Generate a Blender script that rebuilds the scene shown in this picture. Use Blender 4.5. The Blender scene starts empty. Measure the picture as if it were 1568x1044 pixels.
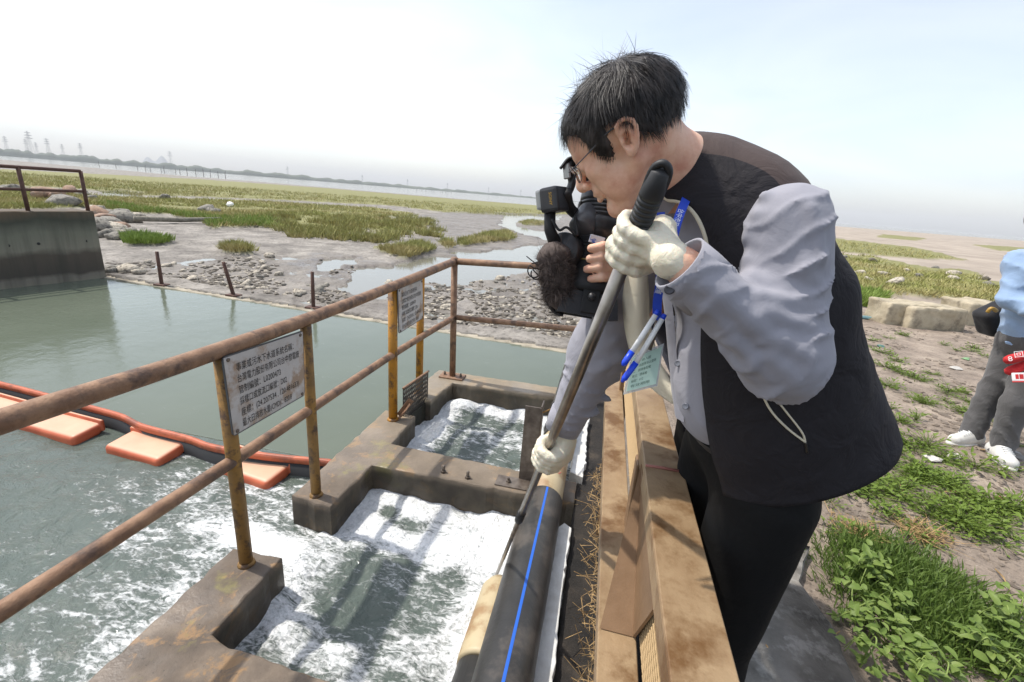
import bpy, bmesh, math, random
import numpy as np
from mathutils import Vector, Matrix, Quaternion

# ------------------------------------------------------------------ camera, sky, sun, exposure
sc = bpy.context.scene
YAW = math.radians(10.5)          # camera heading relative to the long axis of the outfall basin
CAMZ = 1.5
F_PX = 697.0
_r, _p = math.radians(4.63), math.radians(17.62)
Fv = np.array([0, math.cos(_p), -math.sin(_p)]); R0 = np.array([1., 0, 0]); U0 = np.array([0, math.sin(_p), math.cos(_p)])
Rv = math.cos(_r) * R0 + math.sin(_r) * U0; Uv = -math.sin(_r) * R0 + math.cos(_r) * U0
ROT = np.array([[math.cos(YAW), -math.sin(YAW), 0], [math.sin(YAW), math.cos(YAW), 0], [0, 0, 1]])
def toW(P):                       # photographer-aligned metres (right, ahead, up) -> world
    return np.asarray(P, float) @ ROT.T
cd = bpy.data.cameras.new('camera'); cam = bpy.data.objects.new('camera', cd); sc.collection.objects.link(cam)
cd.sensor_width = 36; cd.lens = 36 * F_PX / 1568; cd.clip_start = 0.02; cd.clip_end = 12000
mw = Matrix.Identity(4)
for i, v in enumerate((ROT @ Rv, ROT @ Uv, ROT @ -Fv)):
    for j in range(3): mw[j][i] = v[j]
mw.translation = (0, 0, CAMZ); cam.matrix_world = mw
sc.camera = cam

SUN_DIR = np.array([-0.54, 0.07, 1.0]); SUN_DIR /= np.linalg.norm(SUN_DIR)   # towards the sun
world = bpy.data.worlds.new('World'); sc.world = world; world.use_nodes = True
nt = world.node_tree; bg = nt.nodes['Background']
sky = nt.nodes.new('ShaderNodeTexSky'); sky.sky_type = 'NISHITA'; sky.sun_disc = False
sky.sun_elevation = math.asin(SUN_DIR[2]); sky.sun_rotation = math.atan2(SUN_DIR[0], SUN_DIR[1])
sky.air_density = 1.0; sky.dust_density = 1.6; sky.ozone_density = 1.0; sky.altitude = 0
hs = nt.nodes.new('ShaderNodeHueSaturation'); hs.inputs['Saturation'].default_value = .5     # thin white overcast veil
nt.links.new(sky.outputs[0], hs.inputs['Color']); tcw = nt.nodes.new('ShaderNodeTexCoord'); mpw = nt.nodes.new('ShaderNodeMapping'); mpw.inputs['Scale'].default_value = (1.2, 1.2, 4.5); nsw = nt.nodes.new('ShaderNodeTexNoise'); nsw.inputs['Scale'].default_value = 2.2; nsw.inputs['Detail'].default_value = 6; nsw.inputs['Distortion'].default_value = .6
nt.links.new(tcw.outputs['Generated'], mpw.inputs['Vector']); nt.links.new(mpw.outputs[0], nsw.inputs['Vector'])
rpw = nt.nodes.new('ShaderNodeValToRGB'); rpw.color_ramp.elements[0].position = .35; rpw.color_ramp.elements[0].color = (.90, .93, .97, 1); rpw.color_ramp.elements[1].position = .7; rpw.color_ramp.elements[1].color = (1.05, 1.04, 1.02, 1)
mlw = nt.nodes.new('ShaderNodeMix'); mlw.data_type = 'RGBA'; mlw.blend_type = 'MULTIPLY'; mlw.inputs[0].default_value = 1.0
nt.links.new(nsw.outputs['Fac'], rpw.inputs['Fac']); nt.links.new(hs.outputs[0], mlw.inputs[6]); nt.links.new(rpw.outputs[0], mlw.inputs[7]); nt.links.new(mlw.outputs[2], bg.inputs[0])
bg.inputs[1].default_value = 0.15    # (the sky carries a faint veil of thin cloud)
sd = bpy.data.lights.new('sun', 'SUN'); sun = bpy.data.objects.new('sun', sd); sc.collection.objects.link(sun)
sd.energy = 2.4; sd.angle = math.radians(1.2); sd.color = (1.0, 0.95, 0.87)
sun.rotation_euler = Vector(SUN_DIR).to_track_quat('Z', 'Y').to_euler()
sc.view_settings.view_transform = 'Standard'; sc.view_settings.look = 'None'
sc.view_settings.exposure = 0.80; sc.view_settings.gamma = 1.0; sc.view_settings.use_curve_mapping = False
sc.render.engine = 'CYCLES'
sc.cycles.use_denoising = True
sc.cycles.max_bounces = 8; sc.cycles.volume_bounces = 0
sc.cycles.use_adaptive_sampling = False

# ------------------------------------------------------------------ measuring helpers
def rayC(x, y): return Fv * F_PX + Rv * (x - 784) - Uv * (y - 522)
def atY(x, y, Y):                 # sight line through a photo pixel, taken at a distance Y ahead
    d = rayC(x, y); return d * (Y / d[1]) + np.array([0, 0, CAMZ])
def atz(x, y, z):                 # ... taken where it meets height z (world coordinates)
    d = rayC(x, y); return toW(d * ((z - CAMZ) / d[2]) + np.array([0, 0, CAMZ]))
def project(W):                   # world points (N,3) -> photo pixels
    C = (np.asarray(W, float) - np.array([0, 0, CAMZ])) @ ROT
    dz = C @ Fv
    return 784 + F_PX * (C @ Rv) / dz, 522 - F_PX * (C @ Uv) / dz

# ------------------------------------------------------------------ noise
def _h(ix, iy, iz, s):
    n = (ix.astype(np.int64) * 374761393 + iy.astype(np.int64) * 668265263 + iz.astype(np.int64) * 2147483647 + s * 974634777) & 0xffffffff
    n = ((n ^ (n >> 13)) * 1274126177) & 0xffffffff
    return ((n ^ (n >> 16)) & 0xffff) / 65535.0
def vn(x, y, s=0):
    x = np.asarray(x, float); y = np.asarray(y, float)
    ix, iy = np.floor(x), np.floor(y); fx, fy = x - ix, y - iy
    fx = fx * fx * (3 - 2 * fx); fy = fy * fy * (3 - 2 * fy); z = np.zeros_like(ix)
    a, b, c, d = _h(ix, iy, z, s), _h(ix + 1, iy, z, s), _h(ix, iy + 1, z, s), _h(ix + 1, iy + 1, z, s)
    return (a * (1 - fx) + b * fx) * (1 - fy) + (c * (1 - fx) + d * fx) * fy
def fbm(x, y, o=4, s=0):
    t = 0; a = .5; n = 0
    for i in range(o):
        t = t + a * vn(x * 2 ** i + 17.3 * i, y * 2 ** i - 9.1 * i, s + i); n += a; a *= .5
    return t / n
def vn3(P, s=0):
    ip = np.floor(P); f = P - ip; f = f * f * (3 - 2 * f); t = 0
    for dx in (0, 1):
        for dy in (0, 1):
            for dz in (0, 1):
                wt = (f[:, 0] if dx else 1 - f[:, 0]) * (f[:, 1] if dy else 1 - f[:, 1]) * (f[:, 2] if dz else 1 - f[:, 2])
                t = t + wt * _h(ip[:, 0] + dx, ip[:, 1] + dy, ip[:, 2] + dz, s)
    return t
def fbm3(P, o=3, s=0):
    t = 0; a = .5; n = 0
    for i in range(o): t = t + a * vn3(P * 2 ** i + 13.7 * i, s + i); n += a; a *= .5
    return t / n
def sst(x, a, b):
    t = np.clip((np.asarray(x, float) - a) / (b - a), 0, 1); return t * t * (3 - 2 * t)
def inpoly(px, py, poly):
    r = np.zeros(np.shape(px), bool); n = len(poly)
    for i in range(n):
        x0, y0 = poly[i]; x1, y1 = poly[(i + 1) % n]
        if y0 == y1: continue
        r ^= ((y0 > py) != (y1 > py)) & (px < (x1 - x0) * (py - y0) / (y1 - y0) + x0)
    return r
def segdist(x, y, pts):
    d = np.full(np.shape(x), 1e9)
    for (x0, y0), (x1, y1) in zip(pts[:-1], pts[1:]):
        vx, vy = x1 - x0, y1 - y0; t = np.clip(((x - x0) * vx + (y - y0) * vy) / (vx * vx + vy * vy), 0, 1)
        d = np.minimum(d, np.hypot(x - x0 - t * vx, y - y0 - t * vy))
    return d

# ------------------------------------------------------------------ materials
def rgb(r, g, b):                 # sRGB 0-255 -> linear
    return tuple(((c / 255) / 12.92 if c / 255 <= .04045 else ((c / 255 + .055) / 1.055) ** 2.4) for c in (r, g, b))
class NT:
    def __init__(s, name):
        s.m = bpy.data.materials.new(name); s.m.use_nodes = True; s.t = s.m.node_tree
        s.p = s.t.nodes['Principled BSDF']; s.out = s.t.nodes['Material Output']; s._c = None
    def n(s, typ, **kw):
        x = s.t.nodes.new(typ)
        for k, v in kw.items(): setattr(x, k, v)
        return x
    def l(s, a, b): s.t.links.new(a, b)
    def set(s, **kw):
        for k, v in kw.items():
            k = k.replace('_', ' ')
            if k not in s.p.inputs: continue
            s.p.inputs[k].default_value = (*v, 1) if isinstance(v, tuple) and len(v) == 3 else v
    def co(s):
        if not s._c: s._c = s.n('ShaderNodeTexCoord').outputs['Object']
        return s._c
    def noise(s, scale, detail=4, rough=.55, dist=0, vec=None, dim='3D'):
        x = s.n('ShaderNodeTexNoise'); x.inputs['Scale'].default_value = scale; x.inputs['Detail'].default_value = detail
        x.inputs['Roughness'].default_value = rough; x.inputs['Distortion'].default_value = dist
        s.l(vec or s.co(), x.inputs['Vector']); return x.outputs['Fac']
    def ramp(s, fac, *stops):
        x = s.n('ShaderNodeValToRGB'); e = x.color_ramp.elements
        while len(e) < len(stops): e.new(.5)
        for k, (p, c) in zip(e, stops):
            k.position = p; k.color = (*c, 1) if isinstance(c, tuple) else (c, c, c, 1)
        s.l(fac, x.inputs['Fac']); return x.outputs['Color']
    def mix(s, fac, a, b, blend='MIX'):
        x = s.n('ShaderNodeMix', data_type='RGBA', blend_type=blend)
        for i, v in ((0, fac), (6, a), (7, b)):
            if isinstance(v, (int, float)): x.inputs[i].default_value = v
            elif isinstance(v, tuple): x.inputs[i].default_value = (*v, 1)
            else: s.l(v, x.inputs[i])
        return x.outputs[2]
    def math(s, op, a, b=0.0, c=None, clamp=False):
        x = s.n('ShaderNodeMath', operation=op, use_clamp=clamp)
        for i, v in enumerate((a, b) if c is None else (a, b, c)):
            if isinstance(v, (int, float)): x.inputs[i].default_value = v
            else: s.l(v, x.inputs[i])
        return x.outputs[0]
    def attr(s, name): return s.n('ShaderNodeAttribute', attribute_name=name).outputs['Fac']
    def maprange(s, v, a, b, c=0, d=1):
        x = s.n('ShaderNodeMapRange', interpolation_type='SMOOTHSTEP')
        for i, k in enumerate((v, a, b, c, d)):
            if isinstance(k, (int, float)): x.inputs[i].default_value = k
            else: s.l(k, x.inputs[i])
        return x.outputs[0]
    def bump(s, h, strength=.3, dist=.01, prev=None):
        x = s.n('ShaderNodeBump'); x.inputs['Strength'].default_value = strength; x.inputs['Distance'].default_value = dist
        s.l(h, x.inputs['Height'])
        if prev: s.l(prev, x.inputs['Normal'])
        s.l(x.outputs[0], s.p.inputs['Normal']); return x.outputs[0]
    def col(s, c): s.l(c, s.p.inputs['Base Color'])
def mat(name, c, c2=None, scale=8, rough=.6, metal=0., bump=0., bscale=None, detail=5, spec=.5, lo=.35, hi=.65, c3=None, s3=2, bd=.01, sheen=0):
    k = NT(name); k.set(Roughness=rough, Metallic=metal, Specular_IOR_Level=spec)
    if sheen: k.set(Sheen_Weight=sheen)
    if c2:
        a = k.ramp(k.noise(scale, detail), (lo, c), (hi, c2))
        if c3: a = k.mix(k.ramp(k.noise(s3, 6, .65), (.5, 0.), (.62, 1.)), a, c3)
        k.col(a)
    else: k.set(Base_Color=c)
    if bump: k.bump(k.noise(bscale or scale * 4, 6, .6), bump, bd)
    return k.m

# ------------------------------------------------------------------ mesh helpers
COL = sc.collection
def mesh_data(name, V, F, smooth=True):
    me = bpy.data.meshes.new(name); V = np.asarray(V, float)
    if isinstance(F, np.ndarray):
        n, k = F.shape
        me.vertices.add(len(V)); me.vertices.foreach_set('co', V.ravel())
        me.loops.add(n * k); me.loops.foreach_set('vertex_index', F.ravel().astype(np.int32))
        me.polygons.add(n); me.polygons.foreach_set('loop_start', np.arange(0, n * k, k, dtype=np.int32))
        me.update(calc_edges=True)
    else:
        me.from_pydata(V.tolist(), [], F); me.update()
    me.polygons.foreach_set('use_smooth', np.full(len(me.polygons), bool(smooth)))
    return me
def attr_f(me, name, vals):
    a = me.attributes.new(name, 'FLOAT', 'POINT'); a.data.foreach_set('value', np.asarray(vals, np.float32))
def tag(o, label=None, cat=None, group=None, kind=None):
    for k, v in (('label', label), ('category', cat), ('group', group), ('kind', kind)):
        if v: o[k] = v
    return o
def ob(name, me, material=None, parent=None, loc=None):
    o = bpy.data.objects.new(name, me); COL.objects.link(o)
    if material is not None:
        for m in (material if isinstance(material, (list, tuple)) else [material]): me.materials.append(m)
    if loc is not None: o.location = loc
    if parent: o.parent = parent
    return o
def empty(name, loc, label, cat, group=None):
    o = bpy.data.objects.new(name, None); COL.objects.link(o); o.location = loc; o.empty_display_size = .1
    return tag(o, label, cat, group)
def origin(o):                    # summed location of an object and its parents (no rotations are used on roots built this way)
    v = np.zeros(3)
    while o is not None: v = v + np.array(o.location); o = o.parent
    return v
def put(name, V, F, material, parent=None, smooth=True, **kw):
    V = np.asarray(V, float)
    if parent is not None: V = V - origin(parent)
    o = ob(name, mesh_data(name, V, F, smooth), material, parent); tag(o, **kw); return o
def thing_mesh(name, V, F, material, label, cat, group=None, kind=None, smooth=True):   # origin at its base centre
    V = np.asarray(V, float); c = V.mean(0); c[2] = V[:, 2].min()
    o = ob(name, mesh_data(name, V - c, F, smooth), material, None, c); return tag(o, label, cat, group, kind)
def merge(*parts):
    V, F, n = [], [], 0
    for v, f in parts:
        v = np.asarray(v, float); V.append(v)
        F += [tuple(int(i) + n for i in q) for q in f]; n += len(v)
    return np.vstack(V), F
def frame(d, ref=None):
    d = np.asarray(d, float); d = d / np.linalg.norm(d)
    r = np.array(ref if ref is not None else (0, 0, 1.)); 
    if abs(d @ r) > .98: r = np.array([1., 0, 0])
    a = np.cross(d, r); a /= np.linalg.norm(a); b = np.cross(a, d); return a, b, d
def tube(pts, rad, n=12, cap=True, flat=1.0, ref=None):
    pts = np.asarray(pts, float); m = len(pts); rad = np.broadcast_to(np.asarray(rad, float), (m,))
    V = []; a = None
    for i in range(m):
        d = pts[min(i + 1, m - 1)] - pts[max(i - 1, 0)]; d = d / np.linalg.norm(d)
        if a is None: a, b, _ = frame(d, ref)
        else:
            a = a - d * (a @ d); a /= np.linalg.norm(a)
        b = np.cross(a, d)
        for k in range(n):
            t = 2 * math.pi * k / n; V.append(pts[i] + rad[i] * (math.cos(t) * a + flat * math.sin(t) * b))
    F = [(i * n + k, i * n + (k + 1) % n, (i + 1) * n + (k + 1) % n, (i + 1) * n + k) for i in range(m - 1) for k in range(n)]
    if cap: F += [tuple(range(n - 1, -1, -1)), tuple((m - 1) * n + k for k in range(n))]
    return np.array(V), F
def lathe(prof, c, d, n=20, ref=None):       # prof: (distance along d, radius)
    a, b, d = frame(d, ref); V = []
    for h, r in prof:
        for k in range(n):
            t = 2 * math.pi * k / n; V.append(np.asarray(c) + d * h + r * (math.cos(t) * a + math.sin(t) * b))
    m = len(prof)
    F = [(i * n + k, i * n + (k + 1) % n, (i + 1) * n + (k + 1) % n, (i + 1) * n + k) for i in range(m - 1) for k in range(n)]
    F += [tuple(range(n - 1, -1, -1)), tuple((m - 1) * n + k for k in range(n))]
    return np.array(V), F
def box(c, size, bev=.004, axes=None, seg=1):
    bm = bmesh.new(); bmesh.ops.create_cube(bm, size=1)
    for v in bm.verts: v.co = Vector((v.co.x * size[0], v.co.y * size[1], v.co.z * size[2]))
    if bev: bmesh.ops.bevel(bm, geom=bm.edges[:], offset=min(bev, min(size) * .45), segments=seg, affect='EDGES', profile=.6)
    bm.verts.index_update(); V = np.array([v.co[:] for v in bm.verts]); F = [tuple(v.index for v in f.verts) for f in bm.faces]; bm.free()
    if axes is not None: V = V @ np.array(axes)
    return V + np.asarray(c, float), F
def slab(poly, z0, z1, jit=.004, ch=.012, step=.05, seed=1):   # plan outline extruded, with worn, chipped arrises
    rs = np.random.RandomState(seed); P = []
    for (x0, y0), (x1, y1) in zip(poly, poly[1:] + poly[:1]):
        n = max(1, int(math.hypot(x1 - x0, y1 - y0) / step))
        for i in range(n): P.append((x0 + (x1 - x0) * i / n, y0 + (y1 - y0) * i / n))
    P = np.array(P); n = len(P)
    T = np.roll(P, -1, 0) - np.roll(P, 1, 0); T /= np.linalg.norm(T, axis=1)[:, None]
    area = .5 * np.sum(P[:, 0] * np.roll(P[:, 1], -1) - np.roll(P[:, 0], -1) * P[:, 1])
    N = np.stack([T[:, 1], -T[:, 0]], 1) * (1 if area > 0 else -1)
    j = rs.randn(n) * jit; j2 = np.abs(rs.randn(n)) * ch * .5 + ch * .6
    big = rs.rand(n) > .93; j2[big] += rs.rand(big.sum()) * ch * .8; turn = np.abs(np.sum(T * np.roll(T, 1, 0), 1)) < .96; j2[turn] = ch * .7; j[turn] *= .3
    O = P + N * j[:, None]
    rings = [np.c_[O - N * j2[:, None], np.full(n, z1)], np.c_[O - N * (j2 * .25)[:, None], z1 - j2 * .45], np.c_[O, z1 - j2], np.c_[O + N * (rs.randn(n) * jit * .6)[:, None], np.full(n, z1 - .12)], np.c_[O, np.full(n, z0)]]
    V = np.vstack(rings); F = []
    for k in range(4):
        for i in range(n):
            q = (k * n + i, (k + 1) * n + i, (k + 1) * n + (i + 1) % n, k * n + (i + 1) % n)
            F.append(q if area > 0 else q[::-1])
    bm = bmesh.new(); vs = [bm.verts.new(p) for p in rings[0]]; f = bm.faces.new(vs); bm.normal_update()
    r = bmesh.ops.triangulate(bm, faces=[f]); bm.verts.index_update()
    F += [tuple(v.index for v in q.verts) for q in bm.faces]; bm.free()
    return V, F
def ring_loft(rings, closed=True, cap=True):
    rings = [np.asarray(r, float) for r in rings]; n = len(rings[0]); m = len(rings); F = []
    for i in range(m - 1):
        for k in range(n if closed else n - 1):
            F.append((i * n + k, i * n + (k + 1) % n, (i + 1) * n + (k + 1) % n, (i + 1) * n + k))
    if cap and closed: F += [tuple(range(n - 1, -1, -1)), tuple((m - 1) * n + k for k in range(n))]
    return np.vstack(rings), F
def copy_tree(o, parent=None):
    c = o.copy(); COL.objects.link(c); c.parent = parent
    for ch in list(o.children): copy_tree(ch, c)
    return c
def spline(pts, n=8):             # Catmull-Rom through points
    P = np.asarray(pts, float); Q = np.vstack([2 * P[0] - P[1], P, 2 * P[-1] - P[-2]]); out = []
    for i in range(1, len(Q) - 2):
        for t in np.linspace(0, 1, n, endpoint=False):
            a, b, c, d = Q[i - 1:i + 3]
            out.append(.5 * (2 * b + (c - a) * t + (2 * a - 5 * b + 4 * c - d) * t * t + (3 * b - a - 3 * c + d) * t ** 3))
    out.append(P[-1]); return np.array(out)

# ------------------------------------------------------------------ implicit surfaces (bodies, hands, cloth, stones)
def smin(a, b, k):
    h = np.clip(.5 + .5 * (b - a) / k, 0, 1); return b + (a - b) * h - k * h * (1 - h)
def s_sph(P, c, r): return np.linalg.norm(P - np.asarray(c, np.float32), axis=1) - r
def s_ell(P, c, r, A=None):
    Q = P - np.asarray(c, np.float32)
    if A is not None: Q = Q @ np.asarray(A, np.float32).T
    r = np.asarray(r, np.float32); k0 = np.linalg.norm(Q / r, axis=1); k1 = np.linalg.norm(Q / (r * r), axis=1)
    return k0 * (k0 - 1) / np.maximum(k1, 1e-9)
def s_cap(P, a, b, ra, rb=None):
    a = np.asarray(a, np.float32); b = np.asarray(b, np.float32); rb = ra if rb is None else rb
    d = b - a; Q = P - a; t = np.clip(Q @ d / (d @ d + 1e-12), 0, 1)
    return np.linalg.norm(Q - t[:, None] * d, axis=1) - (ra + (rb - ra) * t)
def s_chain(P, pts, rad, k=.004):
    r = None
    for i in range(len(pts) - 1):
        d = s_cap(P, pts[i], pts[i + 1], rad[i], rad[i + 1]); r = d if r is None else smin(r, d, k)
    return r
def s_box(P, c, half, A=None, rr=0.):
    Q = P - np.asarray(c, np.float32)
    if A is not None: Q = Q @ np.asarray(A, np.float32).T
    q = np.abs(Q) - (np.asarray(half, np.float32) - rr)
    return np.linalg.norm(np.maximum(q, 0), axis=1) + np.minimum(q.max(1), 0) - rr
def nets(fn, lo, hi, h):          # surface nets over a box; fn takes (N,3) points
    lo = np.asarray(lo, float); n = np.ceil((np.asarray(hi, float) - lo) / h).astype(int) + 1
    ax = [(lo[i] + h * np.arange(n[i])).astype(np.float32) for i in range(3)]
    G = np.stack(np.meshgrid(*ax, indexing='ij'), -1).reshape(-1, 3)
    D = np.empty(len(G), np.float32)
    for s in range(0, len(G), 400000): D[s:s + 400000] = fn(G[s:s + 400000])
    D = D.reshape(n); S = D < 0
    cs = [S[i:n[0] - 1 + i, j:n[1] - 1 + j, k:n[2] - 1 + k] for i in (0, 1) for j in (0, 1) for k in (0, 1)]
    cnt = sum(c.astype(np.int8) for c in cs); act = (cnt > 0) & (cnt < 8)
    idx = np.full(act.shape, -1, np.int64); I = np.argwhere(act); idx[act] = np.arange(len(I))
    acc = np.zeros((len(I), 3)); num = np.zeros(len(I))
    cor = [(i, j, k) for i in (0, 1) for j in (0, 1) for k in (0, 1)]
    val = {c: D[I[:, 0] + c[0], I[:, 1] + c[1], I[:, 2] + c[2]] for c in cor}
    for c in cor:
        for a in range(3):
            if c[a]: continue
            e = list(c); e[a] = 1; e = tuple(e); v0, v1 = val[c], val[e]
            cr = (v0 < 0) != (v1 < 0); t = np.where(cr, v0 / np.where(cr, v0 - v1, 1), 0)
            p = np.tile(np.array(c, float), (len(I), 1)); p[:, a] += t
            acc[cr] += p[cr]; num[cr] += 1
    V = lo + h * (I + acc / num[:, None]); F = []
    for a in range(3):
        b, c = (a + 1) % 3, (a + 2) % 3
        sl0 = [slice(None)] * 3; sl1 = [slice(None)] * 3; sl0[a] = slice(0, -1); sl1[a] = slice(1, None)
        A, B = S[tuple(sl0)], S[tuple(sl1)]; E = np.argwhere(A != B)
        ok = (E[:, b] > 0) & (E[:, c] > 0) & (E[:, b] < n[b] - 1) & (E[:, c] < n[c] - 1) & (E[:, a] < n[a] - 1); E = E[ok]
        ins = A[E[:, 0], E[:, 1], E[:, 2]]
        def at(db, dc):
            Q = E.copy(); Q[:, b] += db; Q[:, c] += dc; return idx[Q[:, 0], Q[:, 1], Q[:, 2]]
        q = np.stack([at(-1, -1), at(0, -1), at(0, 0), at(-1, 0)], 1)
        q[~ins] = q[~ins][:, ::-1]; F.append(q)
    F = np.vstack(F); F = F[(F >= 0).all(1)]
    return V, F
def smooth_mesh(V, F, it=2, lam=.5):
    V = V.copy(); E = np.vstack([F[:, [0, 1]], F[:, [1, 2]], F[:, [2, 3]], F[:, [3, 0]]])
    cnt = np.bincount(E.ravel(), minlength=len(V))[:, None]
    for _ in range(it):
        A = np.zeros_like(V)
        for k in range(3): A[:, k] = np.bincount(E[:, 0], V[E[:, 1], k], len(V)) + np.bincount(E[:, 1], V[E[:, 0], k], len(V))
        V += lam * (A / np.maximum(cnt, 1) - V)
    return V
def vnormals(V, F):
    n = np.cross(V[F[:, 2]] - V[F[:, 0]], V[F[:, 3]] - V[F[:, 1]]); N = np.zeros_like(V)
    for k in range(4):
        for a in range(3): N[:, a] += np.bincount(F[:, k], n[:, a], len(V))
    return N / np.maximum(np.linalg.norm(N, axis=1)[:, None], 1e-12)
# ================================================================== THE SETTING
WATER = -0.45
SEA = -0.462
HAZE = 0.0003
def weir_u(w): return 6.47 + (5.9 - 6.47) * (np.asarray(w, float) + 8.66) / (8.66 - .2)
def photo_shift(x, y):            # the lens bows the horizon: how much higher far ground sits in the photo
    hor = 300 + .081 * (x - 784)
    off = np.interp(x, [-400, 0, 300, 830, 1270, 1568, 2000], [0, 1, 6, 9, 0, -3, -6])
    return off * np.clip(1 - (y - hor) / 150, 0, 1)
def ground_at(x, y, z):           # photo pixel on the ground -> world
    yy = y
    for _ in range(4): yy = y + photo_shift(x, yy)
    return atz(x, yy, z)

G_POLYS = [
 [(-400, 254), (0, 259), (300, 269), (500, 282), (700, 298), (900, 312), (900, 321), (760, 323), (680, 319), (600, 309), (440, 302), (300, 297), (230, 297), (140, 289), (0, 284), (-400, 275)],
 [(-400, 278), (0, 288), (130, 294), (150, 301), (235, 301), (300, 301), (440, 306), (570, 313), (632, 322), (640, 335), (655, 352), (600, 352), (560, 350), (500, 347), (440, 350), (400, 347), (330, 347), (318, 340), (260, 327), (200, 324), (150, 316), (0, 322), (-400, 330)],
 [(186, 364), (215, 360), (262, 366), (258, 372), (225, 376), (195, 374)],
 [(330, 377), (360, 374), (388, 384), (360, 386)],
 [(570, 379), (610, 376), (640, 368), (662, 376), (658, 386), (630, 392), (600, 388)],
 [(674, 366), (686, 363), (696, 372), (690, 378)],
 [(700, 366), (740, 353), (775, 347), (788, 356), (784, 364), (740, 370), (705, 373)],
 [(795, 334), (812, 329), (835, 332), (832, 340), (805, 340)],
 [(1180, 352), (1300, 372), (1400, 384), (1478, 404), (1400, 402), (1300, 392), (1180, 380)],
 [(1180, 385), (1330, 399), (1420, 418), (1490, 424), (1500, 440), (1650, 458), (1650, 485), (1450, 470), (1350, 463), (1310, 492), (1180, 490)],
 [(1350, 361), (1420, 368), (1400, 372), (1340, 366)],
 [(1485, 378), (1650, 390), (1650, 397), (1530, 389)],
]
W_POLYS = [
 [(545, 408), (600, 398), (640, 392), (690, 386), (700, 378), (740, 380), (800, 372), (860, 362), (900, 362), (900, 392), (820, 408), (770, 418), (730, 434), (640, 438), (600, 450), (530, 436)],
 [(770, 320), (860, 322), (860, 330), (800, 330), (790, 337), (840, 350), (880, 362), (850, 366), (800, 352), (765, 338)],
 [(470, 402), (540, 392), (552, 400), (500, 410)],
 [(147, 290), (190, 288), (228, 293), (215, 299), (160, 297)],
]
RUBBLE = [(165, 402), (230, 398), (330, 394), (400, 384), (480, 393), (560, 410), (640, 424), (700, 430), (760, 420), (830, 424), (960, 450), (960, 532), (880, 518), (700, 494), (480, 461), (350, 439), (250, 424), (165, 417)]
FARW = [(-600, 236 - 48), (0, 243), (300, 265), (400, 272), (821, 306), (1000, 319), (1180, 335), (1270, 346), (1568, 372), (2000, 410)]

# ---- ground sheet, finer near the photographer, out to the horizon
def ground_fields(W):
    w, u = W[:, 0], W[:, 1]; r = np.hypot(w, u)
    T = np.c_[w, u, np.full(len(w), -.42)]
    px, py = project(T); C = (T - [0, 0, CAMZ]) @ ROT; behind = C[:, 1] < .5
    ph = py - photo_shift(px, py)
    px = np.where(behind, -9999, px)
    sc_ = 260 / np.maximum(r, 6)                                    # ragged outlines, about 0.4 m
    wx = (fbm(w * 1.3, u * 1.3, 3, 5) - .5) * 2.2 * sc_; wy = (fbm(w * 1.3, u * 1.3, 3, 9) - .5) * .75 * sc_ * np.clip(6 / r, .12, 1) * 2
    gx, gy = px + wx, ph + wy
    grass = np.zeros(len(w)); 
    for p in G_POLYS: grass[inpoly(gx, gy, p)] = 1
    wet = np.zeros(len(w)); sheen = inpoly(gx, gy, [(560, 330), (700, 318), (880, 322), (900, 430), (700, 430), (540, 436), (430, 400), (470, 385), (600, 395), (660, 380), (640, 350)]) * .75
    for p in W_POLYS: wet[inpoly(gx, gy, p)] = 1
    rub = inpoly(gx, gy, RUBBLE).astype(float)
    far = (ph < np.interp(px, *zip(*FARW)) + wy * .3) & ~behind
    weir = weir_u(w)
    # right-hand bank
    plat = sst(w, .26, .5) * (1 - sst(u + .4 * (fbm(w * .5, u * .5, 3, 3) - .5) - .05 * w, 9.2, 11.0)) * np.where(w > .26, 1, 0)
    n1 = fbm(w * 1.1, u * 1.1, 5, 21) - .5; n2 = fbm(w * 5, u * 5, 4, 31) - .5; n3 = fbm(w * .12, u * .12, 3, 41) - .5
    z = -.415 + .07 * n1 + .05 * n2 + .04 * n3 * np.clip((r - 8) / 10, 0, 1)
    z += grass * (.05 + .08 * (fbm(w * .9, u * .9, 3, 51)))
    z = np.where(rub > 0, z - .025 + .05 * n2, z)
    z = np.where(wet > 0, np.minimum(z - .09, -.49), z)
    right = sst(np.degrees(np.arctan2(C[:, 0], C[:, 1])), 15, 25)
    z += right * .18
    z = np.where(far, -1.2, z)
    z = np.where((u < weir) & (w < .3), -1.45, z)
    zp = .035 * n1 + .03 * n2 + .012 * (fbm(w * 16, u * 16, 3, 61) - .5)
    zp = zp - .02 * np.clip((u - 4) / 5, 0, 1)
    z = z * (1 - plat) + zp * plat
    dirt = plat
    return z, grass * (1 - plat), np.clip(wet + rub * .6 + sheen, 0, 1) * (1 - plat), dirt, right, far
ang = np.radians(np.arange(-78, 70.01, .27)); rr = np.exp(np.arange(math.log(.55), math.log(6000), .0125))
A, Rr = np.meshgrid(ang, rr, indexing='ij')
Cg = np.c_[(Rr * np.sin(A)).ravel(), (Rr * np.cos(A)).ravel(), np.zeros(A.size)]
Wg = toW(Cg); zz, gr, we, di, ri, fa = ground_fields(Wg); Wg[:, 2] = zz
na, nr = A.shape; I = np.arange(na * nr).reshape(na, nr)
Fg = np.stack([I[:-1, :-1].ravel(), I[1:, :-1].ravel(), I[1:, 1:].ravel(), I[:-1, 1:].ravel()], 1)[:, ::-1]
k = NT('ground_earth'); k.set(Roughness=.85, Specular_IOR_Level=.3)
mud = k.ramp(k.noise(1.4, 8, .65), (.3, rgb(100, 95, 89)), (.5, rgb(138, 132, 124)), (.72, rgb(174, 167, 157)))
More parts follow.
